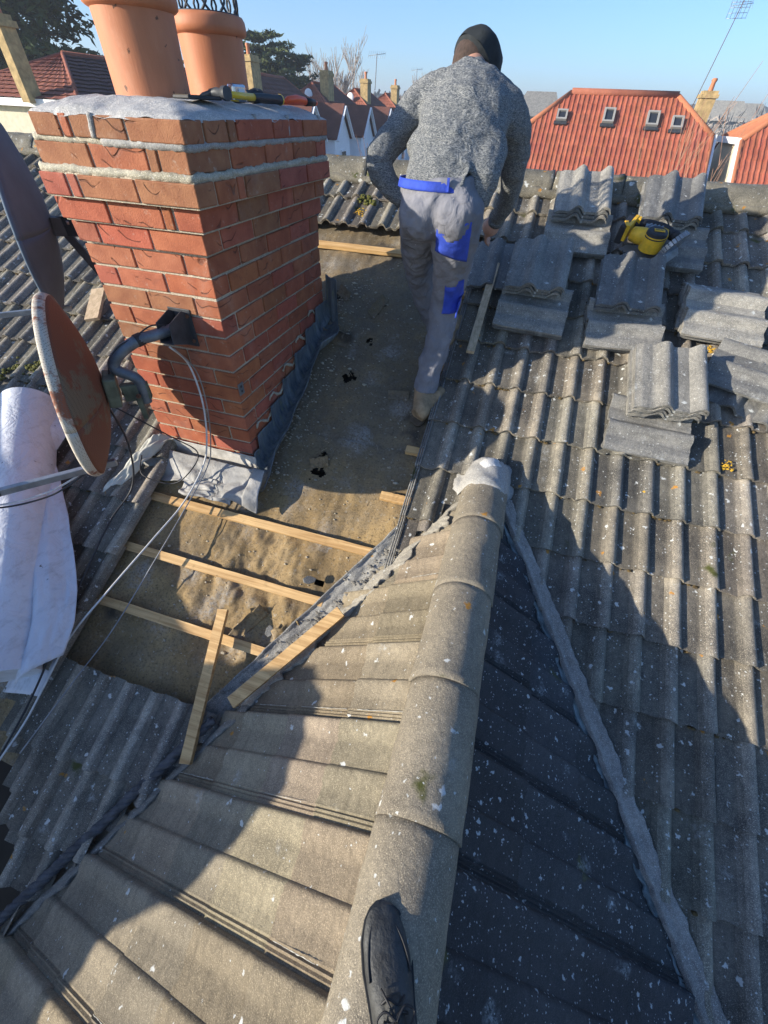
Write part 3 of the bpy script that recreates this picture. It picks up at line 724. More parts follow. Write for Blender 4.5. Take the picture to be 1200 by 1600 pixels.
mb = MB(); mb.box((-.075,.505,zt+.027), (.035,.07,.052), rz); mb.build('case', M['shiny'], t, bevel=.009)
mb = MB(); mb.box((-.055,.505,zt+.03), (.002,.03,.018), rz); mb.build('label', M['white_paint'], t)
mb = MB(); mb.box((-.07,.455,zt+.006), (.02,.05,.003), rz); mb.build('tape_blade', M['yellow_plastic'], t)
t = thing('torch', 'short black torch lying behind the hammer grip', 'torch', (0,0,0))
mb = MB(); mb.tube([(-.085,.575,zt+.022),(-.082,.62,zt+.022),(-.081,.63,zt+.022),(-.078,.68,zt+.022),(-.077,.684,zt+.022)], [.017,.018,.022,.024,.021], 16); b_ = mb.build('body', M['black_rubber'], t, smooth=True, auto=40)
mb = MB()
for k in range(7):
    a = k*.9; mb.box((-.078+.0235*math.cos(a), .655, zt+.022+.0235*math.sin(a)), (.003,.03,.003))
mb.build('grip_rib', M['dark_metal'], b_)
t = thing('utility_knife', 'orange handled utility knife at the far corner of the chimney top', 'knife', (0,0,0))
mb = MB(); mb.tube([(.0,.74,zt+.008),(.002,.77,zt+.016),(.006,.84,zt+.019),(.01,.91,zt+.017),(.012,.93,zt+.015)], [.006,.015,.019,.016,.014], 14, ell=.8); mb.build('handle', M['orange_rubber'], t, smooth=True)
mb = MB(); mb.tube([(.012,.925,zt+.015),(.015,.97,zt+.015),(.018,1.01,zt+.013)], [.0155,.015,.013], 12, ell=.8); mb.build('collar', M['black_rubber'], t, smooth=True)
mb = MB(); mb.tube([(.018,1.008,zt+.013),(.019,1.03,zt+.012)], [.0125,.010], 12, ell=.7); mb.build('end_cap', M['orange_rubber'], t, smooth=True)
# ---------------------------------------------------------------- satellite dishes
def dish(name, label, ctr, nrm, up, Rv, Rh, depth, mats, rimw=.03):
    nrm = nrm.normalized(); up = (up-nrm*up.dot(nrm)).normalized(); x = up.cross(nrm)
    t = thing(name, label, 'satellite dish', ctr)
    def pf(rr, a, o=0): return (x*math.cos(a)*Rh+up*math.sin(a)*Rv)*rr + nrm*(depth*rr*rr-depth*.6+o)
    mb = MB(); mb.grid(lambda u, v: pf(v*.995, u*2*math.pi, -.004), 72, 18); mb.build('reflector_back', mats[0], t, smooth=True, solid=.003)
    mb = MB(); mb.grid(lambda u, v: pf(v*.98, u*2*math.pi, .003), 72, 18); mb.build('reflector_front', mats[1], t, smooth=True)
    mb = MB()
    def rim(u, v): a = u*2*math.pi; return pf(.995+.02*math.sin(v*math.pi), a, -.006+rimw*v)
    mb.grid(rim, 96, 5); mb.build('rim', mats[2], t, smooth=True, solid=.003)
    return t, x, up, pf
DC = Vector((-.415,-.375,-.425)); DN = Vector((-.725,-.68,.12))
d1, dx_, du_, dpf = dish('satellite_dish', 'large rusty brown perforated satellite dish on a bent pipe', DC, DN, Vector((0,0,1)), .338, .315, .085, (M['dish_back'], M['dish_brown'], M['dish_rim']), .035)
dn = DN.normalized()
def rel(p): return Vector(p)-DC
mb = MB(); bk = rel(DC) - dn*.06
mb.beam(bk, bk-dn*.045, .10, .12, Vector((0,0,1))); mb.build('back_plate', M['green_metal'], d1, bevel=.006)
mb = MB(); c2 = bk-dn*.075 + Vector((.02,.02,-.02)); mb.box(c2, (.10,.035,.07), Matrix.Rotation(R(35),3,'Z')); mb.box(c2+Vector((.02,-.02,-.06)), (.02,.03,.10), Matrix.Rotation(R(35),3,'Z'))
cl = mb.build('clamp', M['green_metal'], d1, bevel=.004)
for k in (-1,1):
    mb = MB(); mb.lathe(c2+Vector((.035*k,-.03,.0)), [(0,-.004),(.009,-.004),(.009,.006),(.004,.006),(.004,.016),(0,.016)], 8, Vector((.4,-.9,.1))); mb.build('bolt', M['rust'], cl)
mb = MB(); BR = Vector((-.215, -.10, -.265))
pe = DC + c2 + Vector((.02,.01,.0))
pts = [BR+Vector((.02,.06,.0)), BR+Vector((-.02,-.03,-.005)), Vector((-.27,-.19,-.275)), Vector((-.315,-.255,-.31)), Vector((-.335,-.285,-.36)), pe+Vector((.0,0,.05)), pe+Vector((0,0,-.05))]
def smooth_path(P, n=8):
    P = [Vector(p) for p in P]; out = []
    for i in range(len(P)-1):
        p0 = P[max(i-1,0)]; p1 = P[i]; p2 = P[i+1]; p3 = P[min(i+2,len(P)-1)]
        for k in range(n):
            t_ = k/n; out.append(.5*((2*p1)+(p2-p0)*t_+(2*p0-5*p1+4*p2-p3)*t_*t_+(3*p1-p0-3*p2+p3)*t_**3))
    out.append(P[-1]); return out
mb.tube([rel(p) for p in smooth_path(pts)], .0215, 16); pp = mb.build('mounting_pipe', M['pipe_grey'], d1, smooth=True)
mb = MB(); a_, b_ = Vector((-.262,-.17,-.272)), Vector((-.275,-.195,-.277)); mb.tube([rel(a_), rel(b_)], .0245, 16); mb.build('band', M['cable_black'], pp)
mb = MB()
for sx in (-.225, -.165):
    mb.prism([rel((sx,-.002,-.215)), rel((sx,-.03,-.20)), rel((sx,-.115,-.225)), rel((sx,-.125,-.30)), rel((sx,-.03,-.335)), rel((sx,-.002,-.335))], (.005,0,0))
mb.box(rel((-.193,-.004,-.275)), (.105,.006,.15)); mb.box(rel((-.193,-.10,-.30)), (.065,.05,.005))
wb = mb.build('wall_bracket', M['dark_metal'], d1, bevel=.0015)
for (x_, z_) in ((-.155,-.225),(-.155,-.325),(-.232,-.225),(-.232,-.325)):
    mb = MB(); mb.lathe(rel((x_,-.007,z_)), [(0,.0),(.008,0),(.008,-.008),(0,-.009)], 8, Vector((0,1,0))); mb.build('bolt', M['rust'], wb)
# arm and receiver head
foot = dpf(.97, -math.pi/2, .01); la = Vector((-.30,-.31,-.035)); 
mb = MB(); mb.beam(foot+Vector((.04,.03,-.02)), foot+la, .024, .030, Vector((0,0,1))); arm = mb.build('feed_arm', M['steel'], d1, bevel=.003)
mb = MB(); hd = foot+la; ax = (DC*0 - hd).normalized()
mb.lathe(hd+Vector((-.01,-.0,.02)), [(0,-.05),(.018,-.05),(.02,-.01),(.031,.0),(.033,.03),(.030,.04),(0,.043)], 20, ax); mb.build('receiver_head', M['white_paint'], d1, smooth=True, auto=40)
mb = MB(); mb.tube([hd+Vector((.03,.03,.0)), hd+Vector((0,0,.01)), hd+Vector((-.07,-.06,.0))], [.018,.026,.026], 10); mb.build('receiver_clamp', M['dark_metal'], d1, smooth=True)
# the grey dish behind it
G = Vector((-.99,.19,-.01)); GN = Vector((-.74,-.66,.10))
d2, gx, gu, gpf = dish('satellite_dish', 'smooth dark grey satellite dish cut by the left edge, above the rusty one', G, GN, Vector((0,0,1)), .345, .32, .07, (M['grey_dish'], M['grey_dish'], M['grey_dish']), .02)
gn = GN.normalized()
mb = MB(); b0 = -gn*.05; wall = Vector((-W1-.02, .22, -.01)) - G
mb.beam(b0, b0-gn*.05, .05, .07); mb.beam(b0-gn*.03+Vector((0,0,0)), wall+Vector((0,0,.02)), .012, .075, Vector((0,0,1))); mb.beam(b0-gn*.03, b0+Vector((.14,.09,-.30)), .02, .035)
mb.beam(wall+Vector((-.0,-.0,.09)), wall+Vector((.02,-.0,-.24)), .05, .014, Vector((1,0,0)))
m_ = mb.build('wall_mount', M['dark_metal'], d2, bevel=.002)
for k in range(3):
    mb = MB(); mb.lathe(b0-gn*.03+(wall-b0)*(.18+.14*k)+Vector((.0,-.010,.02)), [(0,0),(.008,0),(.008,-.008),(0,-.009)], 8, Vector((.5,.9,0))); mb.build('bolt', M['steel'], m_)
ft = gpf(.98,-math.pi/2,.0)
mb = MB(); mb.beam(ft+Vector((.03,.02,-.01)), ft+Vector((-.42,-.32,-.03)), .018, .024); mb.build('feed_arm', M['steel'], d2, bevel=.002)
mb = MB(); mb.lathe(ft+Vector((-.42,-.32,.0)), [(0,-.04),(.016,-.04),(.018,0),(.03,.01),(.03,.04),(0,.045)], 16, Vector((.7,.6,.3))); mb.build('receiver_head', M['dark_metal'], d2, smooth=True)
# ---------------------------------------------------------------- cables
def cable(label, pts, r, mat, n=10):
    mb = MB(); mb.tube(smooth_path(pts, n), r, 8); return tag(mb.build('cable', M[mat], None, smooth=True), label, 'cable')
cable('white cable hanging down the sunlit brick face and across the stripped roof', [(-.20,-.11,-.32),(-.185,-.05,-.42),(-.165,-.06,-.60),(-.185,-.09,-.80),(-.215,-.14,-.93),RM(-.24,-.30,.10),RM(-.28,-.52,.13),RM(-.36,-.80,.14),RM(-.44,-1.03,.12),RM(-.44,-1.25,.12),RM(-.46,-1.42,.10),RM(-.50,-1.65,.10)], .0042, 'cable_white')
cable('second pale cable running close beside the white one down the chimney', [(-.19,-.10,-.33),(-.165,-.04,-.45),(-.155,-.05,-.62),(-.175,-.08,-.82),(-.20,-.13,-.94),RM(-.21,-.34,.11),RM(-.24,-.60,.10),RM(-.30,-.95,.07),RM(-.33,-1.20,.11),RM(-.40,-1.50,.11)], .003, 'steel')
cable('black cable sagging from the rusty dish over the left tiles to the bottom', [(-.41,-.33,-.52),(-.44,-.30,-.74),RM(-.50,-.30,.16),RM(-.545,-.50,.13),RM(-.52,-.80,.13),RM(-.50,-1.05,.12),RM(-.47,-1.3,.12),RM(-.49,-1.55,.1),RM(-.52,-1.75,.1)], .0045, 'cable_black')
cable('thin black cable looping from the pipe clamp to the chimney foot', [(-.38,-.34,-.50),(-.27,-.22,-.70),(-.235,-.12,-.86),RM(-.27,-.16,.13),RM(-.36,-.22,.10),RM(-.50,-.22,.14),RM(-.56,-.12,.14)], .0032, 'cable_black')
cable('dark cable looped round the bent pipe to the wall bracket', [(-.20,-.09,-.24),(-.24,-.13,-.235),(-.27,-.20,-.26),(-.31,-.26,-.285),(-.345,-.30,-.35),(-.36,-.31,-.42)], .003, 'cable_black')
hdw = DC+hd
cable('white cable curving back from the receiver head to the dish arm', [hdw+Vector((-.08,-.07,-.0)), hdw+Vector((.02,.0,-.05)), hdw+Vector((.14,.13,-.05)), hdw+Vector((.24,.24,.0))], .004, 'cable_white')
cable('black cable curving back from the receiver head to the dish arm', [hdw+Vector((-.08,-.08,-.01)), hdw+Vector((.02,.0,-.065)), hdw+Vector((.14,.13,-.07)), hdw+Vector((.25,.24,-.005))], .004, 'cable_black')
# ---------------------------------------------------------------- white membrane roll
t = thing('membrane_roll', 'thick roll of pale breather membrane with its loose end draped over the left tiles', 'membrane roll')
ra, rb = RM(-1.30, .0, .21), RM(-.56, -1.24, .21)
mb = MB(); mb.tube([ra.lerp(rb, i/60) for i in range(61)], .127, 64, nz=.010, nzs=4); mb.build('roll', M['membrane'], t, smooth=True, auto=60)
ed = [(-1.26,.06),(-1.05,-.02),(-1.06,-.24),(-.92,-.36),(-.76,-.52),(-.64,-.66),(-.50,-.83),(-.42,-.97),(-.385,-1.10)]
def edp(v):
    f = v*(len(ed)-1); i = min(int(f), len(ed)-2); k = f-i; return ed[i][0]*(1-k)+ed[i+1][0]*k, ed[i][1]*(1-k)+ed[i+1][1]*k
def crease(a, b): return (.5-abs(noise.noise(Vector((a,b,3)))))
def sheet(u, v):
    ex, es = edp(v); ax_, as_ = -1.20+.74*v, .0-1.24*v
    X = ax_*(1-u)+ex*u; s = as_*(1-u)+es*u; h = .10*(1-u)**1.5+.13+.020*noise.noise(Vector((u*2,v*5,0)))+.05*math.sin(u*math.pi)*v + .03*v*v*u + .022*crease(u*2.2+v*1.5, v*3.5) + .008*crease(u*7, v*9-u*4)
    return RM(X, s, h)
mb = MB(); mb.grid(sheet, 30, 70); mb.build('loose_sheet', M['membrane'], t, smooth=True, solid=.0015)
mb = MB()
for k, (dx__, ln) in enumerate(((.0,0),(.03,.02),(.05,.035))):
    mb.grid(lambda u, v: RM(-.66+.16*u+.02*k, -1.13-.16*v-ln+.03*u, .07+.012*k+.012*math.sin(u*5+k)), 10, 8)
mb.build('folded_layers', M['membrane'], t, smooth=True, solid=.002)
# unseen blockers, added and outlined to shade the lower left of the roofs (just outside the picture)
M['caster_brick'] = simple('shade_caster_brick', (.28,.12,.07), .9, .35, 12, .003)
nb = thing('shade_caster', 'unseen brick blocker added left of the roof to shade its lower left', 'chimney')
mb = MB(); mb.prism([(-2.3,-3.3,GZ),(-2.3,-3.3,-.33),(-2.3,-3.12,-.10),(-2.3,-2.80,-.10),(-2.3,-2.68,-.26),(-2.3,-2.55,-.40),(-2.3,-2.5,GZ)], (.25,0,0)); mb.build('stack', M['caster_brick'], nb)  # unseen upright blocker, added to cast shade
mb = MB(); mb.prism([(-2.32,-4.4,GZ),(-2.32,-4.4,-.85),(-2.32,-3.3,-.36),(-2.32,-2.5,-.46),(-2.32,-1.8,-.52),(-2.32,-1.45,-.38),(-2.32,-.50,-.34),(-2.32,-.40,-.5),(-2.32,-.38,GZ)], (-.24,0,0)); mb.build('caster_wall', M['caster_brick'], nb)
# ---------------------------------------------------------------- loose battens
def loose(label, a, b, w_=.045, h_=.022, mat='wood', g='loose battens on the roof'):
    m = (Vector(a)+Vector(b))/2; mb = MB(); mb.beam(Vector(a)-m, Vector(b)-m, w_, h_, NRM, 16, .0006)
    o = mb.build('timber_batten', M[mat], None); o.location = m; return tag(o, label, 'batten', g)
loose('loose sawn batten lying across the lowest fixed batten and the tiles below', RM(.175,-.73,.075), RM(.30,-1.32,.112))
pa = valley_pt(-.60,-1); pb = valley_pt(-1.02,-1)
loose('loose sawn batten lying along the lead valley beside the brown slope', pa+Vector((.045,.0,.085)), pb+Vector((-.0,.0,.085)), .05)
loose('loose weathered batten lying up the tiles right of the workman', RM(.965,1.58,.125), RM(.955,.90,.125), .042, .02, 'wood_y')
loose('short batten lying on the left tiles behind the two dishes', RM(-1.32,1.02,.11), RM(-1.20,1.30,.11), .045, .022)
loose('brown board offcut lying on the left tiles under the grey dish', RM(-1.42,.70,.11), RM(-1.52,.95,.11), .09, .02, 'wood_y')
# broken tile bits in the opening
def chip(label, c, size, rot):
    mb = MB(); o_ = []
    for k in range(7): a = k*.9; r_ = rnd(.7,1.1); o_.append(Vector((math.cos(a)*size[0]*r_, math.sin(a)*size[1]*r_, 0)))
    mb.prism(o_, (0,0,size[2])); o = mb.build('tile_fragment', M['tile_loose'], None, bevel=.002); o.location = c; o.rotation_euler = rot
    tag(o, label, 'tile fragment', 'broken tile pieces')
chip('dark tile shard on the felt just below the second batten', RM(.50,-.49,.03), (.035,.022,.012), (.5,.1,.6))
chip('pale mortar lump in the valley left of the loose diagonal batten', RM(.46,-.93,.03), (.04,.085,.03), (.35,.1,-.6))
chip('small grey chip on the felt beside the lower batten', RM(.40,-.76,.01), (.022,.03,.01), (.4,0,.2))
# ---------------------------------------------------------------- loose roof tiles
tile_meshes = []
def loose_mesh(seed):
    random.seed(seed); mb = MB(); W, L, nu, nv, th_ = .310, .370, 28, 8, .014
    def pr2(u):
        e = 0
        if u < .07: e = -.008
        return 1.25*prof((u-.02)/.98 if u > .02 else 0) + e + (.004 if .045 < u < .06 else 0)
    top = [[Vector((-W/2+W*i/nu, -L/2+L*j/nv + (.006*noise.noise(Vector((i*.4,seed,0))) if j in (0,nv) else 0), pr2(i/nu)+.001*noise.noise(Vector((i*.5,j*.7,seed)))+(.005 if j == nv else 0))) for i in range(nu+1)] for j in range(nv+1)]
    V = [p for r in top for p in r] + [p-Vector((0,0,th_*(1 if 0 < k < nu else .8))) for r in top for k, p in enumerate(r)]
    o = (nu+1)*(nv+1); n1 = nu+1; F = []
    for j in range(nv):
        for i in range(nu):
            q = (j*n1+i, j*n1+i+1, (j+1)*n1+i+1, (j+1)*n1+i); F.append(q); F.append(tuple(k+o for k in q[::-1]))
    for i in range(nu):
        F.append((i, o+i, o+i+1, i+1)); k = nv*n1; F.append((k+i+1, k+o+i+1, k+o+i, k+i))
    for j in range(nv):
        F.append((j*n1, (j+1)*n1, o+(j+1)*n1, o+j*n1)); F.append((j*n1+nu, o+j*n1+nu, o+(j+1)*n1+nu, (j+1)*n1+nu))
    mb.add(V, F); ob = mb.build('roof_tile', M['tile_loose'], None, auto=45); me = ob.data; bpy.data.objects.remove(ob); return me
tile_meshes = [loose_mesh(k) for k in range(6)]; random.seed(11)
tcount = 0
def put_tile(X, s, h, ang, label, pitch=0, roll=0, flip=False, sc_=(1,1,1), grp='loose roof tiles stacked on the main roof'):
    global tcount
    o = bpy.data.objects.new('roof_tile', tile_meshes[tcount % 6]); C.objects.link(o); tcount += 1
    m = ROOFROT @ Matrix.Rotation(R(ang), 3, 'Z') @ Matrix.Rotation(R(pitch), 3, 'X') @ Matrix.Rotation(R(roll), 3, 'Y')
    if flip: m = m @ Matrix.Rotation(math.pi, 3, 'Y')
    o.matrix_world = Matrix.Translation(RM(X, s, h)) @ m.to_4x4() @ Matrix.Diagonal((*sc_, 1))
    return tag(o, label, 'roof tile', grp)
HB = .096
ordn = ['bottom', 'second', 'third', 'fourth', 'fifth', 'sixth', 'seventh']
def stack(where, cross, up, X1, s1, X2, s2, a1=90, a2=0):
    # cross: n tiles laid sideways at (X1,s1); up: n tiles facing up-slope on top at (X2,s2)
    for k in range(cross):
        put_tile(X1+rnd(-.006,.006), s1-.012*k+rnd(-.004,.004), HB+.019*k, a1+rnd(-2,2), f'{ordn[k]} sideways tile of the stack {where}')
    for k in range(up):
        nm = 'top' if k == up-1 else ordn[k]
        put_tile(X2+.004*k+rnd(-.005,.005), s2+.0*k+rnd(-.006,.006), HB+.019*cross+.0205*k+.024, a2+rnd(-1.5,1.5), f'{nm} upright-laid tile of the stack {where}')
stack('nearest the ridge, above and left of the saw', 3, 3, 1.385, 1.93, 1.37, 2.14, a2=1)
stack('by the ridge just behind the saw', 3, 3, 1.90, 1.90, 1.86, 2.15, a2=-2)
stack('left of the others beside the loose weathered batten', 4, 3, 1.225, 1.28, 1.20, 1.47, a1=88, a2=0)
stack('directly below the saw', 4, 2, 1.70, 1.25, 1.69, 1.44, a1=92, a2=0)
stack('lowest on the slope, in full sun', 2, 4, 1.875, .64, 1.90, .85, a1=87, a2=2)
for k in range(4): put_tile(2.165+rnd(-.008,.008), 1.46-.035*k, HB+.02*k, 88+rnd(-3,3), f'{ordn[k] if k < 3 else "top"} tile of the all-sideways stack right of the one below the saw')
for k in range(2): put_tile(2.17, 1.37, HB+.03+.02*k, 87, f'{"lower" if k == 0 else "upper"} tile overlapping the front of the all-sideways stack')
put_tile(2.33, .98, HB+.012, -25, 'large sunlit tile lying askew at the right edge, under a broken one', pitch=4)
put_tile(2.30, 1.03, HB+.05, 68, 'broken-edged tile tipped on another at the right edge', pitch=-7, roll=4)
put_tile(2.55, 1.02, HB+.03, 10, 'tile at the far right edge beside the tipped broken tile')
put_tile(.98, 1.585, HB+.02, 1, 'single tile under the workman hand at the edge of the opening', grp='loose roof tiles stacked on the main roof')
# ---------------------------------------------------------------- circular saw
M['saw_yellow'] = simple('yellow_tool_plastic', (.74,.42,.02), .5, .22, 28, .0008)
sw = bpy.data.objects.new('circular_saw', None); C.objects.link(sw); sw.matrix_world = Matrix.Translation(RM(1.745, 1.80, .225)) @ (ROOFROT @ Matrix.Rotation(R(-12),3,'Z') @ Matrix.Rotation(R(-10),3,'X')).to_4x4() @ Matrix.Scale(1.12,4)
tag(sw, 'yellow and black cordless circular saw lying among the tile stacks', 'circular saw')
mb = MB()
mb.tube([(-.075,-.015,.0),(-.04,-.03,.005),(.0,-.045,.01),(.03,-.06,.012)], [.030,.036,.038,.044], 20); mb.tube([(.03,-.06,-.03),(.03,-.06,.04)], [.052,.048], 28)
mb.prism([(.05,-.03,-.02),(.085,-.02,-.02),(.078,.05,-.02),(.066,.068,-.02),(.05,.066,-.02),(.045,.045,-.02),(.02,.038,-.02),(.0,.02,-.02),(.01,.0,-.02)], (0,0,.045))
body = mb.build('body', M['saw_yellow'], sw, smooth=True, auto=35, bevel=.003)
mb = MB(); mb.lathe((.03,-.06,.038), [(.0491,-.01),(.046,.012),(.040,.018),(.0,.019)], 28); mb.build('motor_cap', M['black_rubber'], sw, smooth=True, auto=35)
lab = MB(); lab.box((.035,-.064,.0585), (.046,.022,.0022), Matrix.Rotation(R(12),3,'Z')); lb = lab.build('name_plate', M['saw_yellow'], sw)
fc = bpy.data.curves.new('lettering', 'FONT'); fc.body = 'DEWALT'; fc.size = .0125; fc.align_x = 'CENTER'; fc.align_y = 'CENTER'; fc.extrude = .0004; fc.materials.append(M['black_rubber'])
fo_ = bpy.data.objects.new('tmp', fc); C.objects.link(fo_); bpy.context.view_layer.update(); fm = bpy.data.meshes.new_from_object(fo_.evaluated_get(bpy.context.evaluated_depsgraph_get())); bpy.data.objects.remove(fo_); fo = bpy.data.objects.new('lettering', fm); C.objects.link(fo); fo.parent = lb; fo.location = (.035,-.064,.0602); fo.rotation_euler = (0,0,R(12)); fo.scale = (.8,1.2,1)
mb = MB(); mb.tube(smooth_path([(-.085,.055,.01),(-.05,.075,.015),(.0,.078,.018),(.045,.075,.018),(.085,.055,.015),(.105,.025,.01)]), [.017]*8*5+[.021], 14); mb.tube([(.085,.05,.01),(.115,.035,.01),(.125,.02,.01)], [.02,.024,.02], 14)
mb.build('handle', M['black_rubber'], sw, smooth=True)
mb = MB()
for k in range(4): mb.box((-.018+.018*k,.012,.036), (.006,.045,.01), Matrix.Rotation(R(-25),3,'Z'))
mb.box((.008,.012,.03), (.08,.04,.012), Matrix.Rotation(R(0),3,'Z')); mb.build('vent_grille', M['steel'], sw)
mb = MB(); mb.box((-.115,.02,-.005), (.035,.13,.085), Matrix.Rotation(R(-8),3,'Z')); bt = mb.build('battery', M['black_rubber'], sw, bevel=.008)
mb = MB(); mb.box((-.094,.015,.008), (.016,.135,.07), Matrix.Rotation(R(-8),3,'Z')); mb.box((-.078,.065,.01), (.03,.03,.06)); mb.box((-.115,-.02,.039), (.02,.05,.004), Matrix.Rotation(R(20),3,'Z')); mb.build('battery_mount', M['saw_yellow'], sw, bevel=.005)
mb = MB(); mb.prism([(-.10,-.075,-.055),(.12,-.125,-.055),(.165,-.03,-.035),(.15,.03,-.03),(-.08,-.03,-.05)], (0,0,.003)); mb.build('base_plate', M['steel'], sw)
mb = MB(); q = Matrix.Rotation(R(62),3,'Z')
mb.lathe((.125,-.05,.0), [(0,-.002),(.074,-.002),(.074,.002),(0,.002)], 48, q @ Vector((0,.9,.35))); mb.build('blade', M['shiny'], sw)
mb = MB()
for k in range(15):
    a = -.5+k*.2; d_ = q @ Vector((0,.9,.35)); d_.normalize(); x_ = d_.orthogonal().normalized(); y_ = d_.cross(x_)
    if k: mb.beam(Vector((.125,-.05,0))+(x_*math.cos(a-.2)+y_*math.sin(a-.2))*.07, Vector((.125,-.05,0))+(x_*math.cos(a)+y_*math.sin(a))*.07, .022, .024, d_)
mb.build('blade_guard', M['steel'], sw, bevel=.002)
# ---------------------------------------------------------------- the photographer's shoe
M['shoe'] = simple('dark_leather_shoe', (.045,.046,.044), .6, .6, 22, .002)
M['sole'] = simple('black_rubber_sole', (.022,.023,.024), .6, .3, 20, .001)
sh = thing('shoe', 'black laced trainer planted on the rounded ridge at the bottom edge', 'shoe', (1.228,-1.60,-.795))
rsh = Matrix.Rotation(R(28), 3, 'Z') @ Matrix.Rotation(R(4), 3, 'Y')
# local frame: y forward, toe at +.20, heel at -.10
def outl(t, wscale=1.0):       # half widths along the length
    keys = [(-.105,.012,.012),(-.095,.030,.030),(-.06,.037,.036),(0,.036,.037),(.06,.040,.044),(.11,.044,.052),(.15,.041,.050),(.18,.030,.040),(.197,.016,.022),(.203,.004,.006)]
    for a, b in zip(keys, keys[1:]):
        if a[0] <= t <= b[0]: k = (t-a[0])/(b[0]-a[0]); return (a[1]*(1-k)+b[1]*k)*wscale, (a[2]*(1-k)+b[2]*k)*wscale
    return .004, .004
ys = list(np.linspace(-.105,.203,40))
mb = MB(); P = []; n_ = 24
for y_ in ys:
    l_, r_ = outl(y_)
    for (xx, zz) in ((-l_*.97,0),(-l_*1.06,.010),(-l_*1.04,.024),(0,.026),(r_*1.04,.024),(r_*1.06,.010),(r_*.97,0),(0,0)): P.append(rsh @ Vector((xx, y_, zz+(.012*max(0,(y_-.13)/.07)**2))))
F = [(i*8+k, i*8+(k+1)%8, (i+1)*8+(k+1)%8, (i+1)*8+k) for i in range(len(ys)-1) for k in range(8)] + [tuple(range(8)), tuple((len(ys)-1)*8+k for k in range(7,-1,-1))]
mb.add(P, F); mb.build('sole', M['sole'], sh, smooth=True, auto=50)
def top_h(t):
    kk = [(-.105,.075),(-.08,.095),(-.03,.098),(.02,.085),(.06,.068),(.10,.052),(.15,.044),(.18,.034),(.203,.022)]
    for a, b in zip(kk, kk[1:]):
        if a[0] <= t <= b[0]: k = (t-a[0])/(b[0]-a[0]); return a[1]*(1-k)+b[1]*k
    return .03
mb = MB(); P = []; m_ = 18
for y_ in ys:
    l_, r_ = outl(y_, .95); h_ = top_h(y_)
    for k in range(m_):
        a = math.pi*k/(m_-1); c_, s_ = math.cos(a), math.sin(a); x_ = (l_ if c_ > 0 else r_)*-c_*(1 if s_ < .5 else 1)
        z_ = .022 + (h_-.022)*s_**.75; zz = z_+(.010*max(0,(y_-.13)/.07)**2)
        p = Vector((math.copysign(abs(x_)**1.0, x_), y_, zz)); p += p.normalized()*.0015*noise.noise(p*50); P.append(rsh @ p)
F = [(i*m_+k, i*m_+k+1, (i+1)*m_+k+1, (i+1)*m_+k) for i in range(len(ys)-1) for k in range(m_-1)]
mb.add(P, F); mb.build('upper', M['shoe'], sh, smooth=True)
mb = MB()
P = []
for i in range(60):    # toe cap welt
    a = math.pi*i/59; y_ = .095+.086*math.sin(a); l_, r_ = outl(min(y_,.2), .86); x_ = -math.cos(a)*(.036 if math.cos(a) > 0 else .043)*1.0
    P.append(rsh @ Vector((x_, y_, .030+ (top_h(min(y_,.2))-.022)*.42)))
mb.tube(P, .0022, 6); mb.build('toe_welt', M['sole'], sh, smooth=True)
mb = MB(); mb.grid(lambda u, v: rsh @ Vector(((-.014+.028*u)*(1+.3*v), .075-.10*v, top_h(.075-.10*v)+.004-.010*(2*u-1)**2+.002)), 8, 10)
mb.build('tongue', M['shoe'], sh, smooth=True, solid=.003)
mb = MB()
for k in range(5):
    y_ = .068-.020*k; hh = top_h(y_)+.006; s_ = 1 if k % 2 else -1
    mb.tube([rsh @ Vector(p) for p in smooth_path([(-.021,y_,hh-.008),(-.008,y_-.004*s_,hh+.001),(.008,y_+.006*s_,hh+.001),(.022,y_+.002,hh-.008)], 5)], .0024, 6)
for s_ in (-1, 1): mb.tube([rsh @ Vector(p) for p in smooth_path([(0,.045,top_h(.045)+.008),(.018*s_,.060,top_h(.06)+.014),(.034*s_,.050,top_h(.05)+.004),(.020*s_,.036,top_h(.04)+.008),(0,.042,top_h(.04)+.009)], 6)], .002, 6)
mb.tube([rsh @ Vector(p) for p in smooth_path([(0,.045,top_h(.045)+.008),(-.012,.072,.075),(-.018,.085,.062)], 6)], .002, 6)
mb.build('laces', M['black_rubber'], sh, smooth=True)
mb = MB(); mb.tube([rsh @ Vector(p) for p in ((0,-.055,.085),(0,-.062,.12),(.002,-.075,.17),(.004,-.095,.24))], [.047,.052,.056,.060], 20, nz=.006, nzs=14)
mb.build('trouser_hem', M['shoe'], sh, smooth=True, auto=60)
# ---------------------------------------------------------------- the workman
def knit():
    m = N('marled_grey_sweater'); v = m.mapped((1,1,2.4))
    a = m.noise(150, 3, .7, .3, v); b = m.noise(6, 4)
    c = m.ramp(a, .38, .64, (.055,.065,.075), (.42,.42,.40)); c = m.mix(m.ramp(m.noise(38, 4, .7, .8, v), .40, .62, (.45,.45,.45), (0,0,0)), c, (.085,.095,.105)); c = m.mix(m.ramp(b, .35, .7, (0,0,0), (.35,.35,.35)), c, (.11,.12,.13))
    return m.done(c, .95, m.math('ADD', m.noise(16, 3, .5, 1.2, m.mapped((1,1,2.0))), m.math('MULTIPLY', a, .25)), .012, 1, spec=.15)
M['sweater'] = knit()
def trous():
    m = N('grey_work_trousers'); c = m.ramp(m.noise(5, 5, .65), .3, .7, (.125,.127,.145), (.245,.247,.275))
    c = m.mix(m.spots(26, .10, .05, .3, 4), c, (.55,.55,.52))
    return m.done(c, .85, m.noise(13, 4, .5, 1.5), .012, 1, spec=.2)
M['trousers'] = trous()
M['blue'] = simple('royal_blue_cloth', (.028,.065,.42), .8, .3, 14, .002)
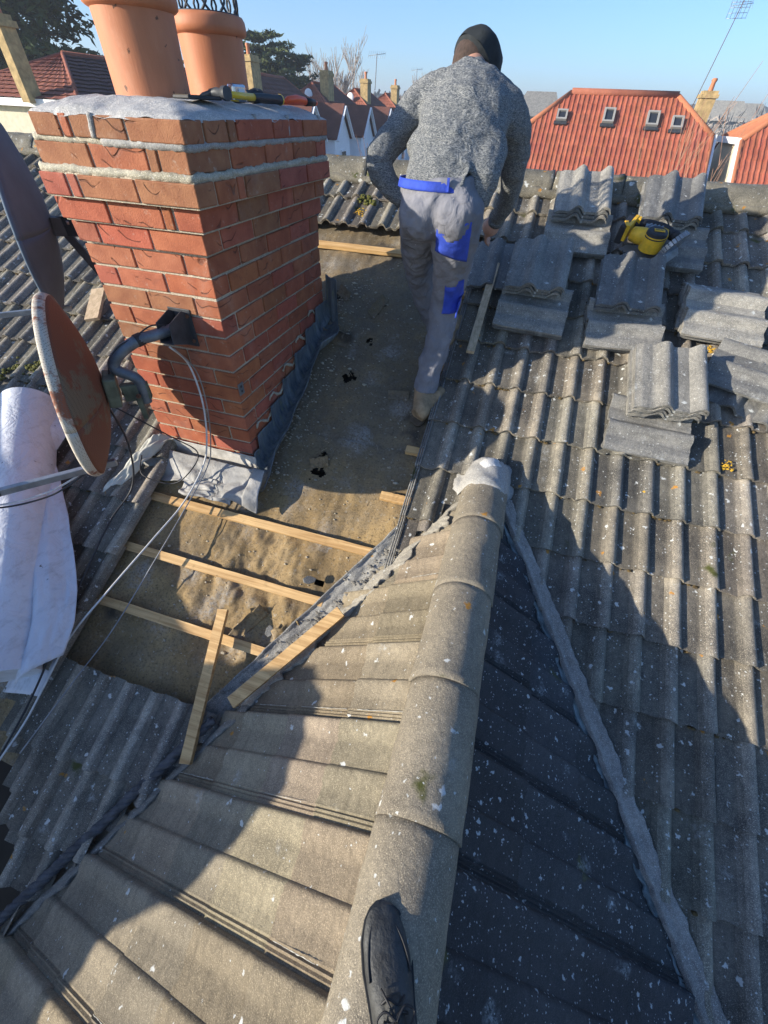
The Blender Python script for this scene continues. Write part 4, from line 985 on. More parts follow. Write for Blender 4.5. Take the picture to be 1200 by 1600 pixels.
M['skin'] = simple('skin', (.50,.27,.19), .5, .12, 12, .0006)
M['hair'] = simple('dark_cropped_hair', (.065,.042,.032), .8, .4, 90, .002)
M['cap'] = simple('black_flat_cap', (.018,.022,.024), .85, .35, 30, .001)
M['boot_sole'] = simple('worn_brown_boot_sole', (.10,.075,.05), .85, .4, 22, .001)
M['boot'] = simple('tan_work_boot', (.30,.21,.12), .8, .4, 22, .002)
PL = Vector((.77,.5,-.75)); pr_ = thing('person', 'workman bending away in marled grey sweater, grey work trousers and black cap', 'person', PL)
def rp(v): return Vector(v)-PL
def remesh(o, vox, sm=4, disp=0, ds=.1, seed=0):
    m = o.modifiers.new('remesh', 'REMESH'); m.mode = 'VOXEL'; m.voxel_size = vox; m.use_smooth_shade = True
    s_ = o.modifiers.new('smooth', 'SMOOTH'); s_.iterations = sm; s_.factor = .6
    if disp:
        tx = bpy.data.textures.new('folds'+str(seed), 'CLOUDS'); tx.noise_scale = ds; tx.noise_depth = 2
        d = o.modifiers.new('folds', 'DISPLACE'); d.texture = tx; d.strength = disp; d.mid_level = .5; d.texture_coords = 'LOCAL'
    return o
def limb(mb, pts, rs, n=18, ell=None, side=None, k=6):
    P = smooth_path(pts, k); Rr = []
    for i in range(len(rs)-1): Rr += [rs[i]+(rs[i+1]-rs[i])*t/k for t in range(k)]
    Rr.append(rs[-1]); E_ = None
    if ell: 
        E_ = []
        for i in range(len(ell)-1): E_ += [ell[i]+(ell[i+1]-ell[i])*t/k for t in range(k)]
        E_.append(ell[-1])
    mb.tube([rp(p) for p in P], Rr, n, ell=E_, side=side)
hipc = at(690,318,.50); waist = at(690,290,.50); mid = at(707,240,.585); chest = at(728,180,.70); upb = at(733,135,.80); nk = at(738,114,.875); headc = at(741,99,.955)
shL = at(672,156,.79); shR = at(785,172,.78); elL = at(592,248,.62); wrL = at(632,312,.62); haL = at(655,330,.64)
elR = at(803,262,.90); wrR = at(775,345,1.14); haR = at(757,366,1.20)
hL = at(665,335,.52); hR = at(713,338,.50); knR = at(697,465,.66); anR = at(664,606,.56); knL = at(662,455,.86); anL = at(688,556,.93)
SX = Vector((1,.0,-.02))
# body: one continuous mesh
mb = MB()
limb(mb, [hipc, waist, mid, chest, upb, nk, headc], [.11,.10,.11,.12,.08,.050,.055], ell=[.7,.65,.6,.55,.5,1,1], side=SX)
hr_ = Matrix.Rotation(R(-22), 3, 'Z') @ Matrix.Rotation(R(-50), 3, 'X') @ Matrix.Rotation(R(8), 3, 'Y')
mb.ball(rp(headc), .092, 20, 16, (.80,.98,1.12), 0, hr_)
fd = hr_ @ Vector((0,1,0)); fu = hr_ @ Vector((0,0,1)); fx = hr_ @ Vector((1,0,0))
mb.ball(rp(headc+fd*.055-fu*.06), .05, 12, 9, (.9,.9,.9)); mb.tube([rp(headc+fd*.085+fu*.015), rp(headc+fd*.118-fu*.018)], [.010,.016], 8)
for s_ in (-1,1): mb.ball(rp(headc+fx*s_*.079-fd*.008-fu*.012), .030, 10, 8, (.38,.7,1.05), 0, hr_)
for s_ in (-1,1): mb.ball(rp(headc+fd*.088+fx*s_*.03+fu*.008), .012, 8, 6)
mb.ball(rp(headc+fd*.092-fu*.055), .018, 8, 6, (1.3,.5,.5), 0, hr_)
limb(mb, [shL, at(628,200,.72), elL, at(605,285,.62), wrL], [.040,.036,.030,.028,.026]); limb(mb, [shR, at(806,215,.84), elR, at(795,308,1.02), wrR], [.040,.036,.030,.028,.026])
limb(mb, [hL, at(655,372,.62), at(655,415,.77), knL, at(680,505,.90), anL], [.055,.05,.045,.04,.038,.034]); limb(mb, [hR, at(712,365,.50), at(706,420,.60), knR, at(688,520,.635), anR], [.06,.055,.05,.045,.04,.036])
mb.tube([rp(shL), rp(upb), rp(shR)], [.035,.045,.035], 12)
def hand(wr, tip, curl, out):
    d = (tip-wr).normalized(); s_ = d.cross(out).normalized(); u = s_.cross(d)
    mb.ball(rp(wr+d*.045), .045, 14, 10, (1,1,1), 0); 
    rt = Matrix((s_, d, u)).transposed(); mb.ball(rp(wr+d*.05), .05, 14, 10, (.85,1.05,.42), 0, rt)
    for k, L in enumerate((.068,.078,.073,.058)):
        b0 = wr + d*.085 + s_*(-.030+.020*k); a = curl; d1_ = (d*math.cos(a)-u*math.sin(a)); d2_ = (d*math.cos(a*2)-u*math.sin(a*2))
        mb.tube([rp(b0-d*.02), rp(b0), rp(b0+d1_*L*.55), rp(b0+d1_*L*.55+d2_*L*.5)], [.010,.0095,.0085,.007], 8)
    b0 = wr+d*.03+s_*.035; mb.tube([rp(b0-s_*.02), rp(b0+s_*.02+d*.02), rp(b0+s_*.025+d*.055-u*.015)], [.013,.011,.008], 8)
hand(wrR, haR, .55, Vector((.3,-.6,.7))); hand(wrL, haL, .5, Vector((-.8,-.3,.4)))
remesh(mb.build('body', M['skin'], pr_), .0055, 3)
# sweater
mb = MB()
limb(mb, [at(694,300,.50), waist, mid, chest, upb, at(739,114,.865)], [.143,.145,.160,.170,.118,.060], 26, ell=[.68,.70,.68,.66,.62,.8], side=SX)
limb(mb, [upb, shL, at(628,200,.72), elL, at(605,285,.62), wrL], [.078,.076,.062,.054,.045,.038], 18)
limb(mb, [upb, shR, at(806,215,.84), elR, at(795,308,1.02), wrR], [.078,.078,.062,.053,.044,.037], 18)
mb.tube([rp(shL), rp(chest+Vector((-.07,0,-.02)))], [.07,.09], 14); mb.tube([rp(shR), rp(chest+Vector((.07,0,-.02)))], [.07,.09], 14)
mb.tube([rp(at(640,238,.56)), rp(at(650,225,.58)), rp(at(668,235,.58))], [.03,.045,.05], 12)
mb.tube([rp(at(742,322,.49)), rp(at(752,285,.50)), rp(at(762,230,.62))], [.05,.065,.08], 12)
remesh(mb.build('sweater', M['sweater'], pr_), .009, 5, .022, .070, 1)
for p_, r_, d_ in ((wrR, .042, (wrR-elR)), (wrL, .042, (wrL-elL))):
    mb = MB(); d_ = d_.normalized(); mb.tube([rp(p_-d_*.022), rp(p_+d_*.006)], [r_, r_*.93], 20, nz=.002, nzs=40); mb.build('cuff', M['sweater'], pr_, smooth=True)
# trousers
mb = MB()
limb(mb, [at(688,284,.50), at(688,308,.495), at(690,345,.50)], [.148,.158,.145], 26, ell=[.72,.78,.8], side=SX)
limb(mb, [at(712,320,.48), at(712,365,.50), at(706,420,.60), knR, at(688,520,.635), at(672,575,.585), at(664,612,.55)], [.104,.100,.084,.072,.067,.064,.061], 20)
limb(mb, [at(660,330,.50), at(655,372,.62), at(655,415,.77), knL, at(680,505,.90), anL], [.096,.084,.072,.064,.060,.056], 20)
mb.ball(rp(at(662,335,.455)), .095, 16, 12); mb.ball(rp(at(714,338,.45)), .10, 16, 12)
tr = remesh(mb.build('trousers', M['trousers'], pr_), .008, 4, .024, .055, 2)
def patch(name, corners, mat, off_=.006, nu=14, nv=14, Y=.2, bulge=0):
    c = [at(x, y, Y) for x, y in corners]; mb = MB()
    mb.grid(lambda u, v: rp((c[0]*(1-u)+c[1]*u)*(1-v)+(c[3]*(1-u)+c[2]*u)*v), nu, nv)
    o = mb.build(name, mat, pr_, smooth=True)
    sw_ = o.modifiers.new('wrap', 'SHRINKWRAP'); sw_.target = tr; sw_.wrap_method = 'PROJECT'; sw_.use_project_y = True; sw_.use_negative_direction = True; sw_.use_positive_direction = True; sw_.project_limit = .12; sw_.offset = off_
    so_ = o.modifiers.new('thick', 'SOLIDIFY'); so_.thickness = .003; return o
def wrap_on(name, corners, Ys, mat, off_=.005):
    return patch(name, corners, mat, off_, Y=Ys)
wrap_on('back_pocket', [(684,350),(738,347),(724,416),(676,396)], .385, M['blue'])
wrap_on('knee_patch', [(697,440),(724,438),(713,497),(687,495)], .54, M['blue'])
wrap_on('pocket_flap', [(684,338),(737,334),(733,347),(690,350)], .385, M['trousers'], .012)
mb = MB()
for v_, (y_, Yc, r_) in enumerate(((279,.50,.146),(284,.50,.1495),(289,.499,.153),(294,.498,.156))):
    cpt = at(686, y_, Yc); 
    for k in range(40):
        a = 2*math.pi*k/40; mb.v.append(tuple(rp(cpt + Vector((math.cos(a)*r_*1.02, math.sin(a)*r_*.78, .0)) )))
for j in range(3):
    for k in range(40): mb.f.append((j*40+k, j*40+(k+1)%40, (j+1)*40+(k+1)%40, (j+1)*40+k)); mb.c.append((1,1,1)); mb.m.append(0)
mb.build('waistband', M['blue'], pr_, smooth=True, solid=.004)
mb = MB(); mb.box(rp(at(700,289,.383)), (.009,.005,.04)); mb.build('belt_loop', M['blue'], pr_)
# boots
def boot(an, heel, toe, sc_=1):
    mb = MB(); h_, t_ = Vector(heel), Vector(toe); d = (t_-h_).normalized(); up_ = NRM
    limb(mb, [an+up_*.03, an-up_*.01, h_+d*.06+up_*.055, h_+d*.035+up_*.045], [.047,.049,.048,.044], 16)
    limb(mb, [h_+d*.022+up_*.040, h_+d*.10+up_*.042, h_+d*.17+up_*.038, t_-d*.03+up_*.034], [.043,.044,.045,.036], 16)
    remesh(mb.build('boot', M['boot'], pr_), .006, 3)
    sl_ = MB(); x_ = d.cross(up_); o_ = []
    for t in np.linspace(0, 1, 16):
        wd = .036+.012*math.sin(t*3.0) if t < .85 else .046*math.sqrt(max(0,1-((t-.85)/.16)**2)); o_.append((t, wd))
    pts_ = [h_-d*.012+d*((t_-h_).length+.02)*t + x_*wd*(.75 if t < .04 else 1) for t, wd in o_] + [h_-d*.012+d*((t_-h_).length+.02)*t - x_*wd*(.75 if t < .04 else 1) for t, wd in o_[::-1]]
    sl_.prism([rp(p) for p in pts_], up_*.016); sl_.build('boot_sole', M['boot_sole'], pr_, bevel=.004)
boot(at(661,610,.55), RM(.755,.475,.004), RM(.865,.715,.004))
boot(at(690,560,.94), RM(.79,.98,.004), RM(.84,1.24,.004))
# cap and hair
mb = MB(); mb.ball(rp(headc-fd*.012-fu*.004), .092, 22, 14, (.80,.90,1.04), .0, hr_); hh = mb.build('hair', M['hair'], pr_, smooth=True)
mb = MB()
def capf(u, v):
    a = u*2*math.pi; t = v*math.pi*.5; rr = math.cos(t)**.55
    p = fx*(math.cos(a)*.093*rr) + fd*(math.sin(a)*.113*rr+.012) + fu*(-.012 + .094*math.sin(t)**.8) + fx*.018*math.sin(t)
    p += (fx*math.cos(a)+fd*math.sin(a))*.006*noise.noise(Vector((math.cos(a)*2,math.sin(a)*2,v*3)))
    return rp(headc)+p
mb.grid(capf, 40, 14); mb.grid(lambda u, v: rp(headc)+fx*(math.cos(u*6.2832)*(.093-.012*v))+fd*(math.sin(u*6.2832)*(.113-.012*v)+.012)+fu*(-.012-.014*v), 40, 3)
mb.tube([rp(headc+fd*.10+fu*.005+fx*k*.01) for k in range(-7,8)], .012, 8); mb.build('cap', M['cap'], pr_, smooth=True)
mb = MB(); mb.grid(lambda u, v: rp(headc)+fx*(-.07+.14*u)+fd*(.11+.055*v*math.sin(u*math.pi))+fu*(.032-.015*v), 14, 5); mb.build('cap_peak', M['cap'], pr_, smooth=True, solid=.006)
# ---------------------------------------------------------------- our own house below the roofs
hw = thing('brick_house', 'house walls carrying the roof under repair', 'house')
mb = MB(); mb.box((.3, 1.6, (GZ-2.1)/2-.6), (7.6, 8.0, -GZ-2.6)); mb.build('wall', M['render'], hw)
# ---------------------------------------------------------------- ground, hill
mb = MB()
mb.grid(lambda u, v: Vector((-400+800*u, -150+700*v, GZ + .15*noise.noise(Vector((u*40,v*40,0))))), 60, 50)
tag(mb.build('ground', M['grass'], None, smooth=True), kind='structure')
mb = MB(); mb.grid(lambda u, v: Vector((-7.0+4.4*u, 3+60*v, GZ+.2)), 2, 20); tag(mb.build('road', M['asphalt'], None), kind='structure')
mb = MB()
def hillf(u, v):
    X = -330+760*u; Y = 190+60*v; return Vector((X, Y, GZ+ math.sin(v*math.pi)*(12.3+1.6*noise.noise(Vector((u*7,0,0)))+.5*noise.noise(Vector((u*60,v*6,0)))+.8*noise.noise(Vector((u*300,v*20,3))))))
mb.grid(hillf, 700, 14); tag(mb.build('hill', M['hill'], None), kind='structure')
# ---------------------------------------------------------------- background houses
def roofmat(name, a, b, per, axis, course):
    m = N(name); c = m.ramp(m.noise(2.2, 6, .7), .3, .7, a, b); c = m.mix(m.ramp(m.noise(14, 4, .8), .55, .8, (0,0,0), (.5,.5,.5)), c, tuple(x*.5 for x in a))
    if course < 0: c = m.tint(c)
    return m.done(c, .85, m.noise(30, 4), .01, 1)
M['red_tile'] = roofmat('red_clay_pantile', (.27,.066,.036), (.38,.115,.065), .2, 0, -1)
M['sunlit_tile'] = roofmat('sunlit_clay_tile', (.38,.13,.06), (.46,.18,.09), .2, 0, .3)  # half hips: brighter copy of the red clay, sunlight put into the colour
M['street_tile_shaded'] = roofmat('shaded_street_tile', (.10,.038,.028), (.165,.068,.048), .2, 0, .3)  # street slopes turned from the sun: shade put into the tile colour
M['terr_tile'] = roofmat('terracotta_hip_tile', (.24,.075,.045), (.34,.12,.07), .2, 0, .3)
M['yellow_brick'] = simple('buff_brick', (.42,.30,.14), .9, .35, 9, .004)
M['dark_glass'] = simple('dark_window_glass', (.03,.035,.045), .1, .1, 2, 0)
M['grey_wall'] = simple('grey_pebble_wall', (.30,.29,.27), .9, .1, 5, .003)
def slope_mesh(A, B, D, keep, per, amp, course, step, nx, ny):
    # corrugated tiled slope: origin A, along-eave vector B, down-slope vector D
    n = B.cross(D).normalized(); n = n if n.z > 0 else -n; mb = MB(); lb, ld = B.length, D.length
    def f(u, v):
        t = (u*lb/per) % 1; hh = amp*max(0, math.sin(t*math.pi*2)) ; s = (v*ld/course) % 1
        return A+B*u+D*v+n*(hh+step*s)
    mb.grid(f, nx, ny, keep); k_ = 0; rg_ = random.Random(4); tones = {}; cc_ = []
    for j in range(ny):
        for i in range(nx):
            if keep is None or keep((i+.5)/nx, (j+.5)/ny):
                key = (int((i+.5)/nx*lb/per), int((j+.5)/ny*ld/course))
                if key not in tones: g_ = rg_.uniform(.84, 1.14); tones[key] = (g_, g_*rg_.uniform(.92,1.08), g_*rg_.uniform(.92,1.08))
                cc_.append(tones[key])
    mb.c = cc_; return mb
def pantile_house(nm, label, Xl, Xr, rl, rr, Yr, zr, zc, pitch, ylen, wins, wallmat):
    t = thing('house', label, 'house', (0,0,0)); tp = math.tan(R(pitch)); d0 = Vector((0,-ylen,-ylen*tp))
    A = Vector((Xl, Yr, zr)); B = Vector((Xr-Xl,0,0)); zcf = (zr-zc)/(ylen*tp)
    def keep(u, v):
        X = Xl+(Xr-Xl)*u; 
        if v < zcf:
            k = v/zcf
            if X < rl+(Xl-rl)*k or X > rr+(Xr-rr)*k: return False
        return True
    mb = slope_mesh(A, B, d0, keep, .138, .026, .34, .03, int((Xr-Xl)/.138*8), int(d0.length/.34*5)); mb.build('roof', M['red_tile'], t, smooth=True)
    mb = slope_mesh(A, B, Vector((0,ylen,-ylen*tp)), keep, .158, .028, .34, .02, int((Xr-Xl)/.158*6), 20); mb.build('back_roof', M['red_tile'], t, smooth=True)
    yc = (zr-zc)/tp
    for s_, X0, X1 in ((-1,Xl,rl),(1,Xr,rr)):   # half hips
        a, b, c = Vector((X0,Yr-yc,zc)), Vector((X0,Yr+yc,zc)), Vector((X1,Yr,zr))
        mb = MB()
        def hf(u, v): return (a.lerp(b, u)).lerp(c, v) + Vector((0,0,.02*math.sin(u*60)))
        mb.grid(hf, 120, 10); mb.build('half_hip', M['sunlit_tile'], t, smooth=True)
        mb = MB(); mb.tube([a, c], .075, 10); mb.tube([b, c], .075, 10); mb.tube([a+Vector((0,.0,0)), Vector((X0,Yr-ylen,zr-ylen*tp))], .05, 8); mb.build('hip_ridge', M['sunlit_tile'], t, smooth=True)
        mb = MB(); mb.prism([(X0-s_*.03,Yr-ylen+.25,GZ),(X0-s_*.03,Yr-ylen+.25,zr-(ylen-.25)*tp-.05),(X0-s_*.03,Yr-yc,zc-.05),(X0-s_*.03,Yr+yc,zc-.05),(X0-s_*.03,Yr+ylen,zr-ylen*tp-.05),(X0-s_*.03,Yr+ylen,GZ)], (-s_*.2,0,0)); mb.build('wall', wallmat, t)
        mb = MB(); mb.box((X0+s_*.05, Yr, zc-.02), (.12, 2*yc, .14)); mb.beam(Vector((X0+s_*.03,Yr-yc,zc-.07)), Vector((X0+s_*.03,Yr-ylen,zr-ylen*tp-.07)), .05, .18, Vector((1,0,0))); mb.build('fascia', M['white_paint'], t)
    mb = MB(); mb.tube([(rl,Yr,zr+.03),(rr,Yr,zr+.03)], .085, 12); mb.build('ridge', M['terr_tile'], t, smooth=True)
    mb = MB(); mb.box(((Xl+Xr)/2, Yr-ylen+.3, (GZ+zr-ylen*tp)/2-.1), (Xr-Xl-.1,.2,zr-ylen*tp-GZ-.1)); mb.build('wall', wallmat, t)
    ud = Vector((0,1,tp)).normalized(); nn = Vector((0,-tp,1)).normalized()
    for (px, py, ww, hh) in wins:
        v = ray(px, py); P0 = A; k = (P0-CAM_POS).dot(nn)/v.dot(nn); c = CAM_POS+v*k + nn*.09
        rm = Matrix((XH, ud, nn)).transposed(); mb = MB()
        for s2 in (-1,1): mb.box(c+XH*s2*(ww/2), (.05,hh+.05,.07), rm); mb.box(c+ud*s2*(hh/2), (ww-.05,.05,.07), rm)
        w_ = mb.build('roof_window', M['grey_wall'], t); mb = MB(); mb.box(c-nn*.01, (ww-.06,hh-.06,.02), rm); mb.build('pane', M['dark_glass'], w_)
        mb = MB(); mb.box(c-ud*(hh/2+.09)-nn*.03, (ww+.12,.10,.03), rm); mb.build('window_flashing', M['dark_metal'], w_)
    return t
a1, a2 = at(893,145,17.5), at(1058,155,17.5)
TP = 42; tpp = math.tan(R(TP)); nn_ = Vector((0,-tpp,1)).normalized()
def onp(px, py, P0): v = ray(px, py); return CAM_POS+v*((P0-CAM_POS).dot(nn_)/v.dot(nn_))
c1, c2_, c3 = onp(820,197,a1), onp(1113,216,a1), onp(1157,219,a1)
print('redhouse', a1, a2, c1, c2_, c3)
pantile_house('h', 'house with a clipped red pantile roof and four roof windows', c1.x, c2_.x, a1.x, a2.x, 17.5, a1.z, (c1.z+c2_.z)/2, TP, 3.6, [(877,184,.26,.28),(950,185,.27,.40),(1018,190,.28,.40),(1056,196,.26,.32)], M['grey_wall'])
pantile_house('h', 'red pantiled house at the right edge with white verge board and grey side wall', c3.x, c3.x+7, c3.x+1.45, c3.x+5.5, 17.5, a1.z+.12, c3.z, TP, 3.6, [], M['render'])
def brick_stack(c, sx, sy, h, mat, parent=None, label=None, potn=1, name='chimney_stack'):
    mb = MB(); mb.box((c[0],c[1],c[2]+h/2), (sx,sy,h)); mb.box((c[0],c[1],c[2]+h-.12), (sx+.08,sy+.08,.09)); o = mb.build(name, mat, parent)
    mb = MB()
    for k in range(potn): mb.lathe((c[0]+(k-.5*(potn-1))*.2, c[1], c[2]+h-.02), [(.075,0),(.06,.2),(.085,.26),(.06,.3)], 12)
    mb.build('pot', M['terracotta'], o, smooth=True); return o
ck = thing('chimney', 'buff brick chimney leaning out behind the clipped red roof', 'chimney')
cc = at(1090,190,19.3); brick_stack((cc.x,cc.y,cc.z-2.5), .42, .45, 3.2, M['yellow_brick'], ck, name='stack')
# tv aerial on it
def aerial(label, base, h, lean=(0,0), k=1.0, plate=False):
    t = thing('tv_aerial', label, 'aerial', base); mb = MB(); top = Vector((lean[0],lean[1],h)); mb.tube([(0,0,0), top], .018*k, 6); mb.build('pole', M['rust'], t, smooth=True)
    mb = MB(); b_ = top*.96; mb.tube([b_+Vector((-.5,0,-.05))*k, b_+Vector((.5,0,.05))*k], .012*k, 5)
    for i in range(9): c = b_+Vector((-.5+.125*i,0,0))*k; mb.tube([c+Vector((0,-.16,-.16))*k, c+Vector((0,.16,.16))*k], .006*k, 4)
    mb.build('antenna', M['steel'], t, smooth=True)
    if plate:
        mb = MB()
        for i in range(9): mb.tube([top+Vector((-.28,0,-.35+.1*i)), top+Vector((.22,.05,-.33+.1*i))], .006, 4); 
        for i in range(6): mb.tube([top+Vector((-.28+.1*i,0,-.35)), top+Vector((-.28+.1*i,0,.46))], .006, 4)
        mb.build('grid_reflector', M['steel'], t, smooth=True)
    return t
aerial('tall tilted aerial with grid reflector beside the buff chimney', at(1079,172,19.2), 2.25, (.25,0), .55, True)
# street of hipped houses on the left, ridges running away from us
def street_house(label, y0, y1, X=-10.3, zr=1.25, ze=-.30, wx=2.3, hip=1.5, bays=(), chim=None, dish=None, mat=None):
    t = thing('house', label, 'house'); xe, xw = X+wx, X-wx; a, b = y0-hip, y1+hip; mat = mat or M['street_tile_shaded']
    R0, R1 = Vector((X,y0,zr)), Vector((X,y1,zr)); E00, E01, E10, E11 = Vector((xe,a,ze)), Vector((xe,b,ze)), Vector((xw,a,ze)), Vector((xw,b,ze))
    def quad(p0,p1,q1,q0,m,nm,n=26):   # eave p0->p1, ridge q0->q1 ; stepped courses
        mb = MB(); nrm = (p1-p0).cross(q0-p0).normalized(); nrm = nrm if nrm.z > 0 else -nrm
        rows = 12
        for j in range(rows):
            v0, v1 = j/rows, min(1, (j+1)/rows+.045)
            mb.grid(lambda u, v: (p0.lerp(p1,u)).lerp(q0.lerp(q1,u), v0+(v1-v0)*v) + nrm*(.03*(1-v)+.008*math.sin(u*90)), n, 1)
        return mb.build(nm, m, t)
    quad(E00,E01,R1,R0,mat,'roof_slope',60); quad(E11,E10,R0,R1,mat,'roof_slope'); quad(E10,E00,R0,R0+Vector((0,.01,0)),M['terr_tile'],'hip_slope',40); quad(E01,E11,R1,R1,mat,'hip_slope')  # hip facing the sun takes the lighter tile, other slopes the shaded one
    mb = MB(); mb.tube([R0,R1], .06, 8)
    for e in (E00,E01): mb.tube([e, R0 if e is E00 else R1], .045, 8)
    mb.tube([E10,R0], .045, 8); mb.build('ridge', M['terr_tile'] , t, smooth=True)
    mb = MB(); mb.box((X,(a+b)/2,(GZ+ze)/2), (2*wx-.35,b-a-.3,ze-GZ)); mb.build('wall', M['white_render'] if y0 > 12 else M['render'], t)
    mb = MB(); mb.box((X,(a+b)/2,ze-.05), (2*wx+.06,b-a+.06,.12)); mb.build('fascia', M['white_paint'], t)
    for yb in bays:
        hw_, xb, zp, zb = .98, xe+.55, ze+.82, ze-.22; xin = X+.9
        P0, P1, Pk = Vector((xb,yb-hw_,zb)), Vector((xb,yb+hw_,zb)), Vector((xb,yb,zp))
        mb = MB(); mb.prism([Vector((xb-.08,yb-hw_+.1,GZ)),Vector((xb-.08,yb+hw_-.1,GZ)),Vector((xb-.08,yb+hw_-.1,zb)),Vector((xb-.08,yb,zp-.1)),Vector((xb-.08,yb-hw_+.1,zb))], (-1.4,0,0)); bay = mb.build('gable_bay', M['white_render'], t)
        mb = MB()
        for P_ in (P0, P1):
            mb.prism([P_+Vector((.06,0,0)), Pk+Vector((.06,0,.0)), Vector((xin,yb,zp)), Vector((xin,P_.y,zb))], (0,0,.06))
        mb.build('bay_roof', mat, bay)
        mb = MB()
        for P_ in (P0, P1): mb.beam(P_+Vector((.08,0,-.02)), Pk+Vector((.08,0,-.02)), .05, .12, Vector((1,0,0)))
        mb.build('bargeboard', M['white_paint'], bay)
        mb = MB(); mb.box((xb-.07,yb,zb-.75), (.08,.52,.85)); wn = mb.build('window', M['white_paint'], t)
        mb = MB()
        for sy in (-1,1):
            for sz in (-1,1): mb.box((xb-.025,yb+sy*.125,zb-.75+sz*.2), (.02,.20,.34))
        mb.build('pane', M['dark_glass'], wn)
    if chim is not None:
        zc_ = zr-.75; brick_stack((chim[0], chim[1], zc_), .42, .62, 1.15, M['yellow_brick'], t)
    if dish: mb = MB(); mb.ball(dish, .2, 12, 8, (1,.25,1)); mb.build('wall_dish', M['white_paint'], t, smooth=True)
    return t
street_house('nearest brown-roofed house with cream wall behind the chimney on the left', 10.0, 15.0, X=-10.3, zr=1.1, ze=.33, wx=2.0, hip=2.0, bays=(), chim=None)
hs = thing('chimney', 'tall buff chimney of the nearest house, at the left edge below the conifer', 'chimney')
pb_ = at(50,150,8.0); brick_stack((pb_.x-.02,pb_.y,pb_.z-.1), .19, .34, 1.2, M['yellow_brick'], hs, name='stack')
street_house('second hipped house of the street, chimney just right of the second pot', 18.3, 21.2, bays=(17.6,20.7), chim=(-9.75,17.6))
street_house('third hipped house of the street with white dish beside its chimney', 24.05, 26.8, bays=(24.0,27.3), chim=(-9.6,24.2), dish=(-10.3,23.6,.85))
street_house('fourth hipped house of the street, small red gable above bare twigs', 29.8, 32.3, bays=(30.6,33.6), chim=(-9.6,29.8), dish=(-10.3,29.2,.9))
street_house('fifth and farthest hipped house of the street, beside the workman shoulder', 35.8, 38.4, bays=(36.5,), chim=(-9.6,35.8))
street_house('small hipped house beyond the street end, mostly behind the workman', 42, 45, X=-10.3)
aerial('thin aerial above the fourth street house', (-9.9,32.4,1.3), 1.5, (0.1,0), 1.0)
aerial('thin distant aerial just left of the workman shoulder', (-9.5,41,1.3), 1.4, (0,0), .8)
# a few houses in the far distance on the right
for i, (px, py, Y, w__) in enumerate(((838,178,60,5),(868,184,75,5),(1130,186,80,6),(1165,186,95,6))):
    b = at(px, py, Y); t = thing('house', ['grey-roofed distant house just right of the sleeve','white-gabled distant house above the left of the red roof','distant house low in the trees right of the buff chimney','farthest house among trees at the right edge'][i], 'house')
    mb = MB(); mb.prism([(b.x-w__/2,b.y,b.z-.2),(b.x+w__/2,b.y,b.z-.2),(b.x+w__/2-1,b.y+2,b.z+1.7),(b.x-w__/2+1,b.y+2,b.z+1.7)], (0,4,0)); mb.build('roof', M['tile_loose'], t)
    mb = MB(); mb.box((b.x,b.y+3,(GZ+b.z)/2), (w__-.4,5,b.z-GZ)); mb.build('wall', M['white_render'] if i % 2 else M['grey_wall'], t)
# ---------------------------------------------------------------- trees
def leafmat(name, a, b):
    m = N(name); oi = m.n('Attribute'); oi.attribute_name = 'tint'; c = m.ramp(m.noise(1.6, 3), .35, .7, a, b); c = m.mix(1.0, c, oi.outputs['Color'], 'MULTIPLY'); return m.done(c, .8, None, spec=.2)
M['needle'] = leafmat('dark_conifer_needles', (.012,.024,.010), (.035,.055,.020))
M['leaf'] = leafmat('evergreen_foliage', (.035,.05,.018), (.09,.11,.045))
M['bark'] = simple('tree_bark', (.12,.09,.06), .9, .4, 6, .01)
M['twig'] = simple('reddish_bare_twig', (.34,.19,.12), .9, .3, 6, .002)
M['pale_twig'] = simple('pale_winter_twigs', (.36,.30,.25), .9, .3, 3, .002)
def conifer(label, base, H, Rr, nbr, mat, seed, leaf=.10, per=60, droop=.25, flat=.22, pw=.8):
    rg = random.Random(seed); t = thing('conifer_tree', label, 'tree', base, 'evergreen trees')
    mb = MB(); mb.tube([(0,0,0),(0.1,0,H*.5),(0,0,H*.97)], [H*.028,H*.018,.03], 8)
    lv = MB()
    for i in range(nbr):
        z = H*(.22+.78*rg.random()**.85); a = rg.uniform(0, 6.283); L = Rr*(1-(z/H))**pw*rg.uniform(.55,1.1)+.25
        d = Vector((math.cos(a), math.sin(a), rg.uniform(-.05,.35))); st = Vector((0,0,z)); end = st+d*L-Vector((0,0,droop*L*.3))
        if i % 2 == 0: mb.tube([st, st.lerp(end,.6)], [.05,.015], 4)
        g = rg.uniform(.5,1.5)
        for k in range(per):
            f = rg.random()**.6; c = st.lerp(end, f) + Vector((rg.gauss(0,1), rg.gauss(0,1), rg.gauss(0,flat)))*(.10+.16*L*.35)
            lv.col = (g*rg.uniform(.8,1.2),)*3; sz = leaf*rg.uniform(.6,1.5); x = Vector((rg.gauss(0,1),rg.gauss(0,1),rg.gauss(0,.5))).normalized(); y = (x.cross(Vector((rg.gauss(0,1),rg.gauss(0,1),rg.gauss(0,1))))).normalized()
            lv.add([c-x*sz, c+y*sz*.3, c+x*sz, c-y*sz*.3], [(0,1,2,3)])
    mb.build('trunk', M['bark'], t, smooth=True); lv.build('crown', mat, t); return t
b = at(40,120,16.5); conifer('big dark conifer filling the top left corner', (b.x,b.y,GZ), 13.5, 4.6, 560, M['needle'], 3, .17, 60, .4, .3, .45)
b = at(418,130,29); conifer('flat-branched dark evergreen just right of the second chimney pot', (b.x,b.y,GZ), 10.3, 4.2, 220, M['leaf'], 5, .15, 70, .1, .14, .35)
